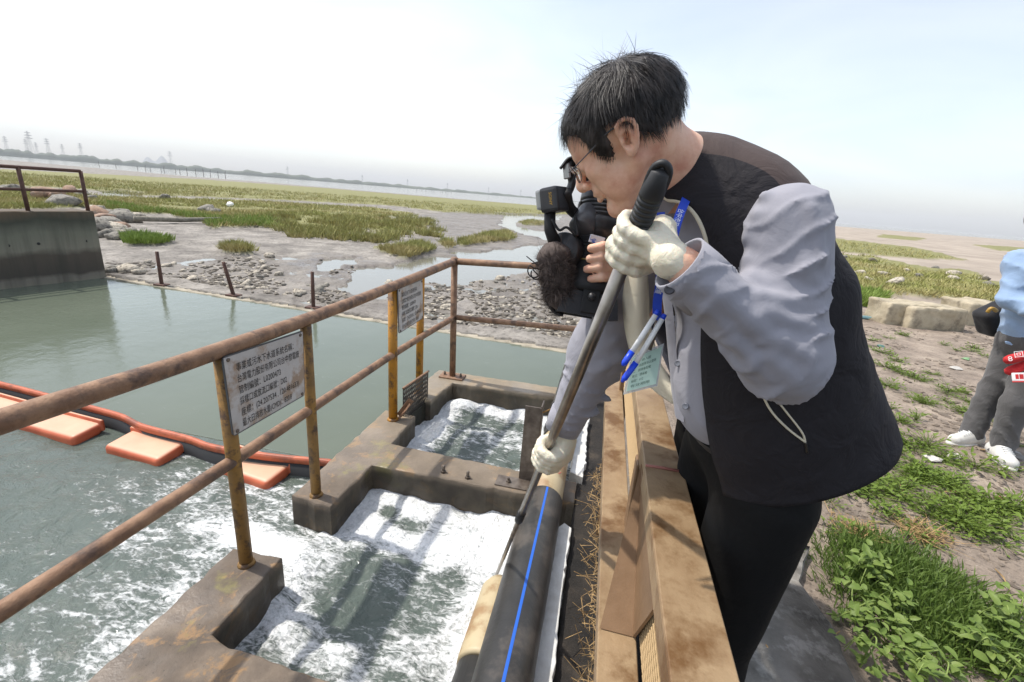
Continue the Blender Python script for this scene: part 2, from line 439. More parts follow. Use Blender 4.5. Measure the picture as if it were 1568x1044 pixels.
mud = k.mix(k.ramp(k.noise(14, 5, .7), (.50, 0.), (.66, .7)), mud, rgb(72, 66, 60))
soil = k.ramp(k.noise(2.2, 8, .68), (.3, rgb(108, 97, 86)), (.5, rgb(145, 131, 117)), (.72, rgb(176, 161, 144)))
soil = k.mix(k.ramp(k.noise(26, 5, .7), (.52, 0.), (.66, .6)), soil, rgb(78, 70, 62))
soil = k.mix(k.ramp(k.noise(60, 3, .6), (.66, 0.), (.74, .55)), soil, rgb(188, 178, 164))
flat = k.ramp(k.noise(.25, 6, .6), (.35, rgb(146, 134, 121)), (.65, rgb(172, 159, 144)))
turf = k.ramp(k.noise(3, 6, .7), (.3, rgb(106, 102, 64)), (.55, rgb(132, 130, 84)), (.75, rgb(156, 150, 106)))
c = k.mix(k.attr('flat'), mud, flat); c = k.mix(k.attr('dirt'), c, soil); c = k.mix(k.attr('grass'), c, turf)
wetf = k.math('MULTIPLY', k.attr('wet'), k.ramp(k.noise(3.5, 5, .6), (.3, 1.), (.65, .35)))
c = k.mix(wetf, c, rgb(108, 100, 92)); k.col(c)
k.l(k.maprange(wetf, 0, 1, .85, .25), k.p.inputs['Roughness'])
b1 = k.bump(k.noise(38, 8, .7), .5, .03); k.bump(k.noise(7, 8, .6), .6, .05, b1)
EARTH = k.m
me = mesh_data('ground', Wg, Fg); 
for nme, v in (('grass', gr), ('wet', we), ('dirt', di), ('flat', ri)): attr_f(me, nme, v)
tag(ob('ground', me, EARTH), kind='structure')
def gz(w, u): return float(ground_fields(np.array([[w, u, 0.]]))[0][0])

# ---- open water beyond the weir
k = NT('estuary_water'); k.set(Base_Color=rgb(120, 118, 108), Roughness=.08, IOR=1.33, Specular_IOR_Level=.5)
k.bump(k.noise(3.0, 4, .6), .06, .05); SEAW = k.m
P = [(-6000, 6.9), (-8.66, 6.49), (-.2, 5.92), (2.5, 5.7), (6000, 5.5), (6000, 6000), (-6000, 6000)]
tag(ob('sea', mesh_data('sea', [(x, y, SEA) for x, y in P], [tuple(range(7))], False), SEAW), kind='structure')

# ---- pond with the churned, foaming discharge
ww = np.r_[np.arange(-12, -6, .12), np.arange(-6, .14, .02)]; uu = np.r_[np.arange(-.7, 4.2, .02), np.arange(4.2, 6.7, .07)]
Wm, Um = np.meshgrid(ww, uu, indexing='ij'); w, u = Wm.ravel(), Um.ravel()
inb = (w > -1.40)
basA = inb & (u < 2.5); basB = inb & (u >= 2.5) & (u < 4)
n1 = fbm(w * 3, u * 3, 4, 71); n2 = fbm(w * 9, u * 9, 3, 77); n3 = fbm(w * 1.2 + 3, u * 1.6, 3, 81)
foam = np.zeros(len(w))
# near basin: white band along the far wall and edges, open grey boil in the middle
fa_ = .36 + .52 * sst(u, 1.80, 2.05) + .3 * sst(-w, 1.05, 1.25) * (1 - sst(u, 1.1, 1.9) * .5) + .3 * sst(w, -.6, -.33) * sst(u, 1.2, 1.5) + .5 * (n1 - .5) - .12 * np.exp(-((w + .85) ** 2 / .06 + (u - 1.62) ** 2 / .03)) + .3 * np.exp(-((w + 1.0) ** 2 / .05 + (u - 1.3) ** 2 / .02)) 
fa_ -= .8 * np.exp(-((w + 1.12) ** 2 / .006 + (u - 2.22) ** 2 / .003)) + .75 * np.exp(-((w + .93) ** 2 / .02 + (u - 2.13) ** 2 / .004))
foam[basA] = fa_[basA]
fb_ = .34 + .6 * sst(u, 3.6, 3.78) + .5 * (1 - sst(u, 2.68, 2.86)) + .45 * sst(-w, 1.05, 1.2) + .3 * sst(w, -.5, -.35) + .7 * (n1 - .5)
foam[basB] = fb_[basB]
# tongue pouring out through the gap, then streaks thinning away to the left and towards the boom
gap = np.exp(-((u - 1.74 + .10 * (w + 1.4)) / .20) ** 2) * sst(w, -2.3, -1.62) * (1 - sst(w, -1.45, -1.2))
gap2 = np.exp(-((u - 3.26) / .09) ** 2) * sst(w, -1.62, -1.5) * (1 - sst(w, -1.45, -1.2))
out = w <= -1.40
spread = .42 - .16 * np.clip(-w - 1.6, 0, 4) + .14 * np.clip(1.7 - u, 0, 2) * np.clip((2.9 + w) / 1, -1, 1)
spread = np.where(u > 2.35, spread - 1.6 * (u - 2.35), spread)
foam = np.where(out, np.clip(spread, .02, .55) + .45 * (n3 - .5), foam)
foam = np.maximum(foam, np.maximum(gap * .85, gap2 * .3))
foam = np.where(u > 2.62 - .06 * (w + 1.7), np.where(inb, foam, 0), foam); foam = np.where((u > 4.0), 0, foam)
foam = np.clip(foam, 0, 1.2)
chop = np.clip(np.where(inb & (u < 4), 1, np.where(u < 2.6, 1 - .12 * np.clip(-w - 2.4, 0, 5), .06)), .05, 1)
chop = np.where((u > 2.6) & (w < -4), .12, chop)
z = WATER + chop * (.022 * (n1 - .5) + .016 * (n2 - .5))
z += np.where(basA | basB, .028 * (n2 - .5) + .018 * (n1 - .5) + .025 * np.clip(foam, 0, 1) * (.6 + .8 * n2) , .012 * np.clip(foam, 0, 1)) + .02 * gap
z += np.where(basB, .10 * np.exp(-((w + 1.1) ** 2 / .02 + (u - 3.72) ** 2 / .012)), 0)
z = np.where((u > weir_u(w)) , SEA - .05, z)
nw, nu = Wm.shape; I = np.arange(nw * nu).reshape(nw, nu)
Fp = np.stack([I[:-1, :-1].ravel(), I[1:, :-1].ravel(), I[1:, 1:].ravel(), I[:-1, 1:].ravel()], 1)
k = NT('foaming_pond_water'); k.set(IOR=1.33, Specular_IOR_Level=.5)
fo = k.attr('foam'); ch = k.attr('chop')
mp = k.n('ShaderNodeMapping'); k.l(k.co(), mp.inputs['Vector']); mp.inputs['Rotation'].default_value = (0, 0, .5); mp.inputs['Scale'].default_value = (1.0, 2.1, 1)
v = mp.outputs[0]
nb = k.noise(3.4, 6, .64, 1.0, v); nf = k.noise(15, 7, .72, 1.4, v)
vo = k.n('ShaderNodeTexVoronoi', feature='DISTANCE_TO_EDGE'); vo.inputs['Scale'].default_value = 7
wv = k.n('ShaderNodeVectorMath', operation='ADD'); nc = k.n('ShaderNodeTexNoise'); nc.inputs['Scale'].default_value = 6; nc.inputs['Detail'].default_value = 5
k.l(v, nc.inputs['Vector']); sc3 = k.n('ShaderNodeVectorMath', operation='SCALE'); sc3.inputs['Scale'].default_value = .45; k.l(nc.outputs['Color'], sc3.inputs[0])
k.l(v, wv.inputs[0]); k.l(sc3.outputs[0], wv.inputs[1]); k.l(wv.outputs[0], vo.inputs['Vector'])
lace = k.maprange(vo.outputs['Distance'], 0.0, .16, 1, 0)
s = k.math('ADD', k.math('MULTIPLY', nb, 1.25), k.math('MULTIPLY', nf, 1.35))
s = k.math('ADD', s, k.math('MULTIPLY', lace, .13))
s = k.math('ADD', s, k.math('MULTIPLY', fo, 1.0))                     # about 1.2 + foam
fmask = k.math('MULTIPLY', k.maprange(s, 1.66, 2.08), k.maprange(fo, .03, .16))
wcol = k.mix(k.noise(1.2, 3), rgb(90, 98, 84), rgb(104, 111, 97))
wcol = k.mix(k.maprange(ch, .2, .9), wcol, rgb(86, 95, 88))
film = k.maprange(s, 1.58, 1.9); wcol = k.mix(k.math('MULTIPLY', film, .16), wcol, rgb(190, 194, 190))
fcol = k.ramp(k.noise(40, 5, .7), (.25, rgb(168, 173, 173)), (.45, rgb(218, 220, 219)), (.65, rgb(236, 236, 235)))
k.col(k.mix(fmask, wcol, fcol)); k.l(k.maprange(fmask, 0, 1, .05, .7), k.p.inputs['Roughness'])
hb = k.math('MULTIPLY', k.noise(7, 5, .6, .6), ch); hc = k.math('MULTIPLY', k.noise(26, 4, .6, .4), ch)
x1 = k.bump(hb, .55, .06); x2 = k.bump(hc, .45, .018, x1)
bub = k.n('ShaderNodeTexVoronoi'); bub.inputs['Scale'].default_value = 70; k.l(k.co(), bub.inputs['Vector'])
k.bump(k.math('MULTIPLY', fmask, k.math('ADD', k.noise(30, 5, .7), k.math('MULTIPLY', bub.outputs['Distance'], .5))), .5, .02, x2)
me = mesh_data('pond', np.c_[w, u, z], Fp); attr_f(me, 'foam', foam); attr_f(me, 'chop', chop)
tag(ob('pond', me, k.m), kind='structure')

# ---- sill of the weir, half awash
CONC_PALE = mat('pale_concrete', rgb(150, 141, 124), rgb(182, 172, 152), 6, .85, bump=.4, bscale=30, c3=rgb(120, 112, 98), s3=3)
P = [(-8.7, 6.42), (-.3, 5.85), (2.0, 5.7), (2.0, 5.9), (-.3, 6.04), (-8.7, 6.60)]
V, F = slab(P, -1.4, -.438, .012, .02, .12, 4)
V[:, 2] += np.where(V[:, 2] > -1, .012 * (fbm(V[:, 0] * 1.5, V[:, 1] * 2, 3, 8) - .62), 0)
thing_mesh('weir_sill', V, F, CONC_PALE, 'low pale concrete sill half under water along the far edge of the pond', 'sill')

# ---- far shore
def bearing(x):                   # photo column -> horizontal direction in world coordinates
    d = rayC(x, 300 + .081 * (x - 784)); d = np.array([d[0], d[1], 0]); d /= np.linalg.norm(d); return toW(d)
FAR_GREEN = mat('far_woods', rgb(70, 82, 68), rgb(96, 104, 86), .02, .9)
xs = np.linspace(-500, 900, 420); rows = []
hgt = np.interp(xs, [-500, 0, 250, 420, 520, 700, 840, 900], [15, 14, 12, 12, 10, 8, 4, 1]) * (.55 + .9 * fbm(xs / 9, xs * 0 + 3, 4, 2))
hgt += 16 * np.exp(-((xs - 243) / 14) ** 2) * 0
for dr, fz in ((0, 0), (2, .6), (10, 1.), (120, .9), (130, 0)):
    rows.append(np.array([bearing(x) * (1500 + dr) + np.array([0, 0, SEA - .3 + h * fz]) for x, h in zip(xs, hgt)]))
V, F = ring_loft(rows, False); tag(ob('far_shore', mesh_data('far_shore', V, F), FAR_GREEN), kind='structure')
HILL = mat('far_hill', rgb(92, 98, 100))
xs = np.linspace(205, 275, 40); hh = 60 * np.exp(-((xs - 228) / 9) ** 2) + 75 * np.exp(-((xs - 250) / 10) ** 2) + 4
V, F = ring_loft([[bearing(x) * (4000 + d) + np.array([0, 0, -1 + h * f]) for x, h in zip(xs, hh)] for d, f in ((0, 0), (150, 1), (300, 0))], False)
tag(ob('hills', mesh_data('hills', V, F), HILL), kind='structure')

# ---- lattice pylons on the far shore
STEEL_FAR = mat('pylon_steel', rgb(120, 124, 128), rough=.5)
def pylon(x, h, dist, label):
    b = bearing(x) * dist; b[2] = 4; base = h * .085; parts = {}
    def strut(a, c, r=.42): return tube([a, c], r * h / 55, 4)
    def leg(i, t):
        s = [(-1, -1), (1, -1), (1, 1), (-1, 1)][i]; q = base * (1 - .82 * t) if t < .72 else base * .41 * (1.16 - t) / .44
        return b + np.array([s[0] * q, s[1] * q, h * t])
    root = empty('lattice_pylon', b, label, 'pylon', 'pylons on the far shore')
    for i in range(4): put('leg', *tube([leg(i, t) for t in (0, .4, .72, 1)], [.26 * h / 55, .22 * h / 55, .18 * h / 55, .14 * h / 55], 4), STEEL_FAR, root)
    br = []; lv = [0, .16, .3, .42, .52, .61, .69, .76, .83, .9, .97]
    for t0, t1 in zip(lv[:-1], lv[1:]):
        for i in range(4): br += [strut(leg(i, t0), leg((i + 1) % 4, t1), .09), strut(leg((i + 1) % 4, t0), leg(i, t1), .09)]
    put('bracing', *merge(*br), STEEL_FAR, root)
    for t, L in ((.70, .15), (.81, .13), (.92, .11)):
        c = b + np.array([0, 0, h * t]); d = np.array([math.cos(.5), math.sin(.5), 0]) * h * L
        put('cross_arm', *merge(tube([c - d, c + d], .4 * h / 55, 4), tube([c - d, c + [0, 0, h * .04], c + d], .3 * h / 55, 4)), STEEL_FAR, root)
for x, h, lab in [(13, 46, 'faint lattice pylon at the left edge of the far shore'), (44, 44, 'lattice pylon just left of the tallest one on the far shore'), (50, 66, 'tallest lattice pylon on the far shore'), (59, 38, 'small lattice pylon just right of the tallest one'),
                  (77, 52, 'lattice pylon standing right of the tallest pylon cluster'), (99, 40, 'thin faint pylon between two larger lattice pylons'), (127, 48, 'rightmost of the left group of lattice pylons'),
                  (263, 50, 'lone lattice pylon near the faint hills on the far shore'), (441, 36, 'lone lattice pylon above the middle of the far shore'), (555, 30, 'small distant pylon over the muddy creek mouth'), (624, 28, 'tiny pylon between the two signs on the skyline'),
                  (685, 27, 'tiny pylon above the corner post of the pipe railing'), (748, 24, 'tiny pylon left of the video camera'), (797, 24, 'tiny pylon nearest the video camera on the skyline')]:
    pylon(x, h * .78, 1520, lab)

# ---- stakes standing in the estuary
STAKE = mat('weathered_stake', rgb(82, 76, 70), rough=.9)
rs = np.random.RandomState(5)
for i, x in enumerate(list(np.linspace(210, 345, 13)) + [150, 175] + list(np.linspace(640, 690, 9))):
    g = ground_at(x + rs.randn() * 2, np.interp(x, [0, 300, 400, 821], [240, 262, 270, 299]) - (2 if x > 600 else 0), SEA)
    hgt = 1.6 + rs.rand() * 1.6 if x < 600 else 1.2 + rs.rand() * .4
    V, F = tube([g + [0, 0, -.3], g + [rs.randn() * .05, 0, hgt * .6], g + [rs.randn() * .15, 0, hgt]], [.12, .1, .07], 6)
    thing_mesh('stake', V, F, STAKE, 'thin dark stake standing in the distant water', 'stake', 'stakes in the estuary')

# ---- marsh grass: uncountable
def blades(pts, size, n, spread, rs, lean=.35, wd=.05):
    V = np.zeros((len(pts) * n, 3, 3)); q = np.repeat(pts, n, 0); sz = np.repeat(size, n) * (.6 + .7 * rs.rand(len(q)))
    az = rs.rand(len(q)) * 2 * math.pi; ra = rs.rand(len(q)) ** .5 * np.repeat(spread, n)
    base = q + np.c_[np.cos(az) * ra, np.sin(az) * ra, np.zeros(len(q)) - .02]
    a2 = az + rs.randn(len(q)) * .5; ln = sz * lean * (.4 + rs.rand(len(q)))
    t = rs.rand(len(q)) * 2 * math.pi; wv = np.c_[np.cos(t), np.sin(t), np.zeros(len(q))] * (sz * wd)[:, None]
    V[:, 0] = base - wv; V[:, 1] = base + wv; V[:, 2] = base + np.c_[np.cos(a2) * ln, np.sin(a2) * ln, sz]
    return V.reshape(-1, 3), np.arange(len(q) * 3).reshape(-1, 3)
k = NT('marsh_grass'); k.set(Roughness=.7, Specular_IOR_Level=.2)
k.col(k.mix(k.ramp(k.noise(.35, 5, .6), (.38, 0.), (.62, 1.)), k.ramp(k.noise(5, 3), (.3, rgb(122, 126, 64)), (.7, rgb(160, 160, 96))), k.ramp(k.noise(5, 3), (.3, rgb(148, 136, 88)), (.7, rgb(184, 172, 122)))))
GRASS = k.m
k = NT('fresh_grass'); k.set(Roughness=.65, Specular_IOR_Level=.2); k.col(k.ramp(k.noise(4, 4), (.3, rgb(100, 122, 48)), (.7, rgb(142, 160, 80)))); GRASS_G = k.m
rs = np.random.RandomState(11)
def sow(polys, n, zb, smin_, smax_, nb, rmax, test=True):
    out = []
    for p in polys:
        xs_, ys_ = zip(*p); ar = .5 * abs(sum(p[i][0] * p[(i + 1) % len(p)][1] - p[(i + 1) % len(p)][0] * p[i][1] for i in range(len(p))))
        m = int(n * ar / 1000); x = rs.uniform(max(min(xs_), -60), max(xs_), m * 3); y = rs.uniform(min(ys_), max(ys_), m * 3)
        ok = inpoly(x, y, p); out += [ground_at(a, b, zb) for a, b in zip(x[ok][:m], y[ok][:m])]
    P = np.array(out); P = P[np.hypot(P[:, 0], P[:, 1]) < rmax]
    f = ground_fields(P); P[:, 2] = f[0]; P = P[(f[1] > .3) & (f[3] < .3)] if test else P
    r = np.hypot(P[:, 0], P[:, 1]); s = rs.uniform(smin_, smax_, len(P))
    return P, s, r
P, s, r = sow(G_POLYS[:2], 330, -.36, .10, .22, 5, 75)
keep = fbm(P[:, 0] * .5, P[:, 1] * .5, 3, 91) > .36; P, s, r = P[keep], s[keep], r[keep]
V, F = blades(P, s * .62 * (1 + r / 60), 6, .12 + r * .007, rs, .9, .11)
tag(ob('marsh_grass', mesh_data('marsh_grass', V, F, False), GRASS), 'olive salt marsh grass covering the flats on the left', 'grass', kind='stuff')
P, s, r = sow(G_POLYS[8:], 160, -.2, .08, .18, 5, 60)
V, F = blades(P, s * .7 * (1 + r / 60), 6, .12 + r * .006, rs, .9, .11)
tag(ob('marsh_grass', mesh_data('marsh_grass', V, F, False), GRASS), 'olive marsh grass on the flats beyond the concrete blocks', 'grass', kind='stuff')
P, s, r = sow([[(150, 306), (260, 322), (330, 332), (420, 330), (430, 345), (325, 347), (260, 328), (160, 318)], [(1180, 452), (1300, 462), (1360, 462), (1345, 492), (1180, 490)]], 420, -.36, .14, .24, 5, 60)
V, F = blades(P, s, 8, .12 + r * .003, rs, .6, .08)
tag(ob('fresh_grass', mesh_data('fresh_grass', V, F, False), GRASS_G), 'brighter green grass along the near edge of the marsh', 'grass', kind='stuff')
for p, lab, kk in [(G_POLYS[2], 'flat green grass patch on mud beside the left concrete wall', GRASS_G), (G_POLYS[3], 'low brownish grass patch on mud behind the leaning stake', GRASS), (G_POLYS[4], 'larger left grass island beside the muddy creek', GRASS),
                   (G_POLYS[5], 'smallest grass island between the two larger creek islands', GRASS), (G_POLYS[6], 'long right grass island in the bend of the creek', GRASS), (G_POLYS[7], 'small grass tuft island just left of the video camera', GRASS)]:
    P, s, r = sow([p], 700, -.36, .10, .19, 6, 90); V, F = blades(P, s, 10, .1 + r * .003, rs, .6, .09)
    o = thing_mesh('grass_clump', V, F, kk, lab, 'grass clump', smooth=False)
# ragged tufts where the marsh breaks up into mud
for i in range(70):
    x = rs.uniform(420, 665); y = np.interp(x, [420, 500, 560, 660], [347, 350, 352, 345]) + rs.uniform(-20, 14)
    if x > 560 and y < 330: y += 12
    g = ground_at(x, y, -.38); g[2] = gz(g[0], g[1]); m = rs.randint(25, 60); L = rs.uniform(.3, .75)
    q = g + np.c_[rs.randn(m) * L * .5, rs.randn(m) * L * .25, np.zeros(m)]
    V, F = blades(q, rs.uniform(.15, .32, m), 7, np.full(m, .09), rs, .6, .08)
    thing_mesh('grass_tuft', V, F, GRASS, 'brownish grass tuft at the broken edge of the marsh', 'grass tuft', 'tufts along the marsh edge', smooth=False)

# ---- stones, shells and rubble
STONE_PALE = mat('pale_stone', rgb(158, 149, 134), rgb(198, 188, 170), 9, .85, bump=.4, bscale=30, c3=rgb(104, 96, 86), s3=4)
STONE_GREY = mat('grey_stone', rgb(112, 108, 100), rgb(146, 140, 128), 9, .85, bump=.4, bscale=30, c3=rgb(76, 72, 66), s3=4)
STONE_DARK = mat('dark_mud_lump', rgb(72, 66, 58), rgb(104, 96, 84), 12, .8, bump=.5, bscale=40)
STONE_RUST = mat('rust_stone', rgb(138, 106, 86), rgb(162, 136, 114), 7, .85, bump=.4, bscale=25, c3=rgb(122, 108, 96), s3=4)
def rock_mesh(seed, flat=.55, rough=.35, sub=2):
    bm = bmesh.new(); bmesh.ops.create_icosphere(bm, subdivisions=sub, radius=1); V = np.array([v.co[:] for v in bm.verts])
    F = np.array([[v.index for v in f.verts] for f in bm.faces]); bm.free()
    rs_ = np.random.RandomState(seed)
    for _ in range(7):                         # knocked-off facets
        n = rs_.randn(3); n /= np.linalg.norm(n); d = V @ n; c0 = rs_.uniform(.5, .85); V -= np.outer(np.maximum(d - c0, 0), n)
    V *= (1 + rough * (fbm3(V * 1.6 + seed, 3, seed) - .5))[:, None]; V *= np.array([1, rs_.uniform(.6, .9), flat]); return V, F
ROCKS = [mesh_data('stone', *rock_mesh(i, .38 + .05 * (i % 5), .5)) for i in range(8)]
RM = {}
for mm_ in (STONE_PALE, STONE_GREY, STONE_RUST, STONE_DARK):
    for i in range(8):
        q = ROCKS[i].copy(); q.materials.append(mm_); RM[(mm_.name, i)] = q
def stone(x, y, size, m, label, group, cat='stone', z=None, rot=None, zs=1, name='stone', sink=.3):
    g = ground_at(x, y, -.42 if z is None else z); g[2] = gz(g[0], g[1]) if z is None else z
    o = bpy.data.objects.new(name, RM[(m.name, rs.randint(8))]); COL.objects.link(o)
    o.scale = (size, size, size * zs); o.rotation_euler = (rs.randn() * .15, rs.randn() * .15, rs.rand() * 6.3 if rot is None else rot)
    o.location = g + [0, 0, size * zs * .4 * (1 - 2 * sink)]; tag(o, label, cat, group); return o
xs_, ys_ = zip(*RUBBLE); cnt = 0
while cnt < 190:
    x, y = rs.uniform(165, 950), rs.uniform(384, 530)
    if not inpoly(np.array([x]), np.array([y]), RUBBLE)[0]: continue
    if vn(x / 45., y / 22., 4) < .38: continue
    big = rs.rand() > .8
    stone(x, y, rs.uniform(.10, .16) if big else rs.uniform(.04, .09), STONE_PALE if rs.rand() > .3 else STONE_GREY, 'pale flat stone lying on the wet mud above the weir', 'stones on the mud above the weir'); cnt += 1
P = []; m = 0
while m < 2600:
    x, y = rs.uniform(165, 960, 400), rs.uniform(382, 532, 400); ok = inpoly(x, y, RUBBLE) & (fbm(x / 50., y / 18., 3, 6) > .47)
    for a, b in zip(x[ok], y[ok]): P.append(ground_at(a, b, -.42)); m += 1
P = np.array(P); P[:, 2] = ground_fields(P)[0]
bv, bf = rock_mesh(40, .5, .9, 1)
def scatter(P, sz, rs_):
    n = len(P); a = rs_.rand(n) * 6.28; ca, sa = np.cos(a), np.sin(a); jit = 1 + .35 * rs_.randn(n, len(bv), 1) * .5
    X = bv[None] * jit * sz[:, None, None] * (.7 + .6 * rs_.rand(n, 1, 3))
    Y = np.stack([X[..., 0] * ca[:, None] - X[..., 1] * sa[:, None], X[..., 0] * sa[:, None] + X[..., 1] * ca[:, None], X[..., 2]], -1) + P[:, None]
    return Y.reshape(-1, 3), (bf[None] + (np.arange(n) * len(bv))[:, None, None]).reshape(-1, 3)
h_ = len(P) * 6 // 10
V, F = scatter(P[:h_], rs.uniform(.025, .075, h_), rs); tag(ob('shell_rubble', mesh_data('shell_rubble', V, F, False), STONE_DARK), 'dark shells and mud lumps littering the wet flat', 'rubble', kind='stuff')
V, F = scatter(P[h_:], rs.uniform(.015, .05, len(P) - h_), rs); tag(ob('shell_rubble', mesh_data('shell_rubble', V, F, False), STONE_PALE), 'small pale pebbles littering the wet flat', 'rubble', kind='stuff')
# bank of boulders beside the left wall
for x, y, s_, m in [(176, 413, .22, STONE_GREY), (187, 414, .2, STONE_PALE), (199, 416, .24, STONE_PALE), (170, 417, .17, STONE_GREY), (212, 421, .16, STONE_PALE), (157, 352, .45, STONE_GREY), (150, 332, .5, STONE_RUST), (166, 344, .42, STONE_GREY), (174, 352, .4, STONE_PALE), (185, 348, .36, STONE_RUST),
                   (194, 338, .55, STONE_GREY), (164, 362, .34, STONE_GREY), (176, 366, .3, STONE_GREY), (184, 360, .3, STONE_PALE), (198, 356, .3, STONE_GREY), (206, 333, .4, STONE_GREY), (215, 335, .35, STONE_PALE), (172, 330, .5, STONE_GREY), (160, 338, .5, STONE_RUST), (152, 345, .4, STONE_GREY), (188, 329, .4, STONE_GREY), (148, 322, .4, STONE_PALE)]:
    stone(x, y, s_, m, 'boulder on the bank at the end of the left concrete wall', 'boulders beside the left wall', 'boulder', name='boulder', sink=.15)
for x, y, s_, lab in [(78, 304, .75, 'long rust coloured boulder seen through the left railing'), (105, 298, .6, 'smaller rust coloured boulder behind the left railing end post'), (64, 307, .55, 'low rust boulder at the left end of the rusty heap'), (92, 308, .6, 'rust brown stone at the foot of the rusty heap')]:
    stone(x, y, s_, STONE_RUST, lab, 'rusty boulders behind the left railing', 'boulder', name='boulder', sink=.1)
for x, y, s_, lab in [(20, 295, .7, 'grey stone seen through the left railing near the frame edge'), (97, 316, .7, 'flat grey stone above the left wall top'), (128, 300, .45, 'dark stone just right of the left railing end'), (143, 306, .4, 'grey stone in grass right of the left railing'), (318, 324, .5, 'grey stone pile in the marsh near the white scrap'), (328, 326, .4, 'flat stone beside the grey stone pile in the marsh'), (251, 304, .4, 'dark lump alone in the marsh grass')]:
    stone(x, y, s_, STONE_GREY, lab, None, sink=.15)
# white scrap and a grounded timber
g = ground_at(353, 312, -.3); V, F = rock_mesh(7, .8, .9); thing_mesh('plastic_scrap', V * [.30, .16, .20] + g + [0, 0, .1], F, mat('white_plastic', rgb(225, 225, 222), rough=.5), 'white plastic scrap lying in the marsh grass', 'scrap')
a, b = ground_at(206, 338, -.36), ground_at(340, 337, -.36); V, F = tube([a + [0, 0, .12], (a + b) / 2 + [0, 0, .08], b + [0, 0, .12]], [.09, .085, .07], 8)
thing_mesh('timber', V, F, mat('weathered_timber', rgb(140, 134, 120), rgb(108, 102, 92), 12, .9), 'long weathered timber lying on the mud before the marsh', 'timber')

# ---- right-hand flats: stones in the grass and big concrete blocks
for x, y, s_, m in [(1333, 410, .32, STONE_DARK), (1312, 431, .22, STONE_PALE), (1350, 434, .24, STONE_PALE), (1362, 450, .3, STONE_PALE), (1325, 442, .2, STONE_PALE), (1386, 427, .22, STONE_PALE), (1402, 437, .2, STONE_GREY), (1456, 433, .3, STONE_PALE), (1460, 441, .3, STONE_PALE), (1510, 450, .25, STONE_GREY), (1503, 441, .2, STONE_DARK), (1288, 405, .25, STONE_GREY), (1430, 420, .2, STONE_GREY)]:
    stone(x, y, s_, m, 'weathered stone in the grass beyond the concrete blocks', 'stones in the grass beyond the blocks')
BLOCK = mat('block_concrete', rgb(158, 146, 122), rgb(186, 174, 150), 5, .88, bump=.5, bscale=24, c3=rgb(128, 118, 100), s3=2.5, bd=.02)
def block(px0, px1, ybot, ytop, depth, rz, label, seed, z=0.0):
    a, b = atz(px0, ybot, z), atz(px1, ybot + .081 * (px1 - px0) * .9, z); mid = (a + b) / 2; L = np.linalg.norm(a - b)
    r = np.hypot(*mid[:2]); hgt = (ybot - ytop) / F_PX * r * .85
    d = (b - a) / L; nrm = np.array([-d[1], d[0], 0]); c = mid + nrm * depth / 2
    def fn(P): return s_box(P, (0, 0, hgt / 2 - .06), (L / 2, depth / 2, hgt / 2 + .05), None, .02) + .09 * (fbm3(P * 4 + seed, 4, seed) - .5) + .03 * (fbm3(P * 16, 2, seed) - .5)
    V, F = nets(fn, (-L / 2 - .1, -depth / 2 - .1, -.2), (L / 2 + .1, depth / 2 + .1, hgt + .1), .035)
    A = np.stack([d, nrm, [0, 0, 1]]); V = V @ A + [c[0], c[1], z]
    return thing_mesh('concrete_block', V, F, BLOCK, label, 'concrete block')
block(1354, 1440, 494, 465, .45, 0, 'long pale concrete block lying behind the others on the bank', 1)
block(1391, 1474, 500, 472, .5, 0, 'chipped concrete block with rounded top in the middle of the bank', 2)
block(1476, 1527, 497, 468, .6, 0, 'squarish concrete block just left of the man in light blue', 3)
block(1262, 1284, 480, 420, .4, 0, 'tall narrow concrete slab half hidden behind the dark vest', 4)
block(1284, 1303, 486, 466, .3, 0, 'small broken concrete piece beside the tall slab', 5)
# ================================================================== THE OUTFALL BASIN
def atw(x, y, w):                 # sight line through a photo pixel, taken on the upright plane world-x = w
    d = toW(rayC(x, y)); return d * (w / d[0]) + np.array([0, 0, CAMZ])
def atu(x, y, u):
    d = toW(rayC(x, y)); return d * (u / d[1]) + np.array([0, 0, CAMZ])
TOPZ = -.24
k = NT('basin_concrete'); k.set(Roughness=.8, Specular_IOR_Level=.4)
c = k.ramp(k.noise(3, 8, .65), (.3, rgb(74, 66, 58)), (.5, rgb(104, 92, 80)), (.7, rgb(136, 121, 104)))
c = k.mix(k.ramp(k.noise(5.5, 6, .7, .6), (.54, 0.), (.60, .8)), c, rgb(146, 116, 82))
c = k.mix(k.ramp(k.noise(1.9, 5, .7), (.57, 0.), (.64, .6)), c, rgb(134, 128, 70))
c = k.mix(k.ramp(k.noise(60, 3, .7), (.62, 0.), (.72, .7)), c, rgb(60, 54, 48))
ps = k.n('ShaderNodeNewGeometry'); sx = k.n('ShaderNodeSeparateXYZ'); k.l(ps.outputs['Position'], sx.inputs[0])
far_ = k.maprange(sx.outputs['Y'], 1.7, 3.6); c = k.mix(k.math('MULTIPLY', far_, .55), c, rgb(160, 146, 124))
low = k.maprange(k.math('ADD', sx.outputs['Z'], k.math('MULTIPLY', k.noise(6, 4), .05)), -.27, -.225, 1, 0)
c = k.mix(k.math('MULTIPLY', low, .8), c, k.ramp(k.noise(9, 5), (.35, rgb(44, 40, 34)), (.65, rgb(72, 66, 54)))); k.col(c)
wt = k.ramp(k.noise(1.6, 4), (.45, 0.), (.58, 1.)); k.l(k.maprange(wt, 0, 1, .8, .34), k.p.inputs['Roughness'])
b1 = k.bump(k.noise(80, 5, .7), .35, .006); k.bump(k.noise(9, 6, .65), .4, .02, b1); BASIN = k.m
k = NT('dark_slab'); k.set(Roughness=.9)
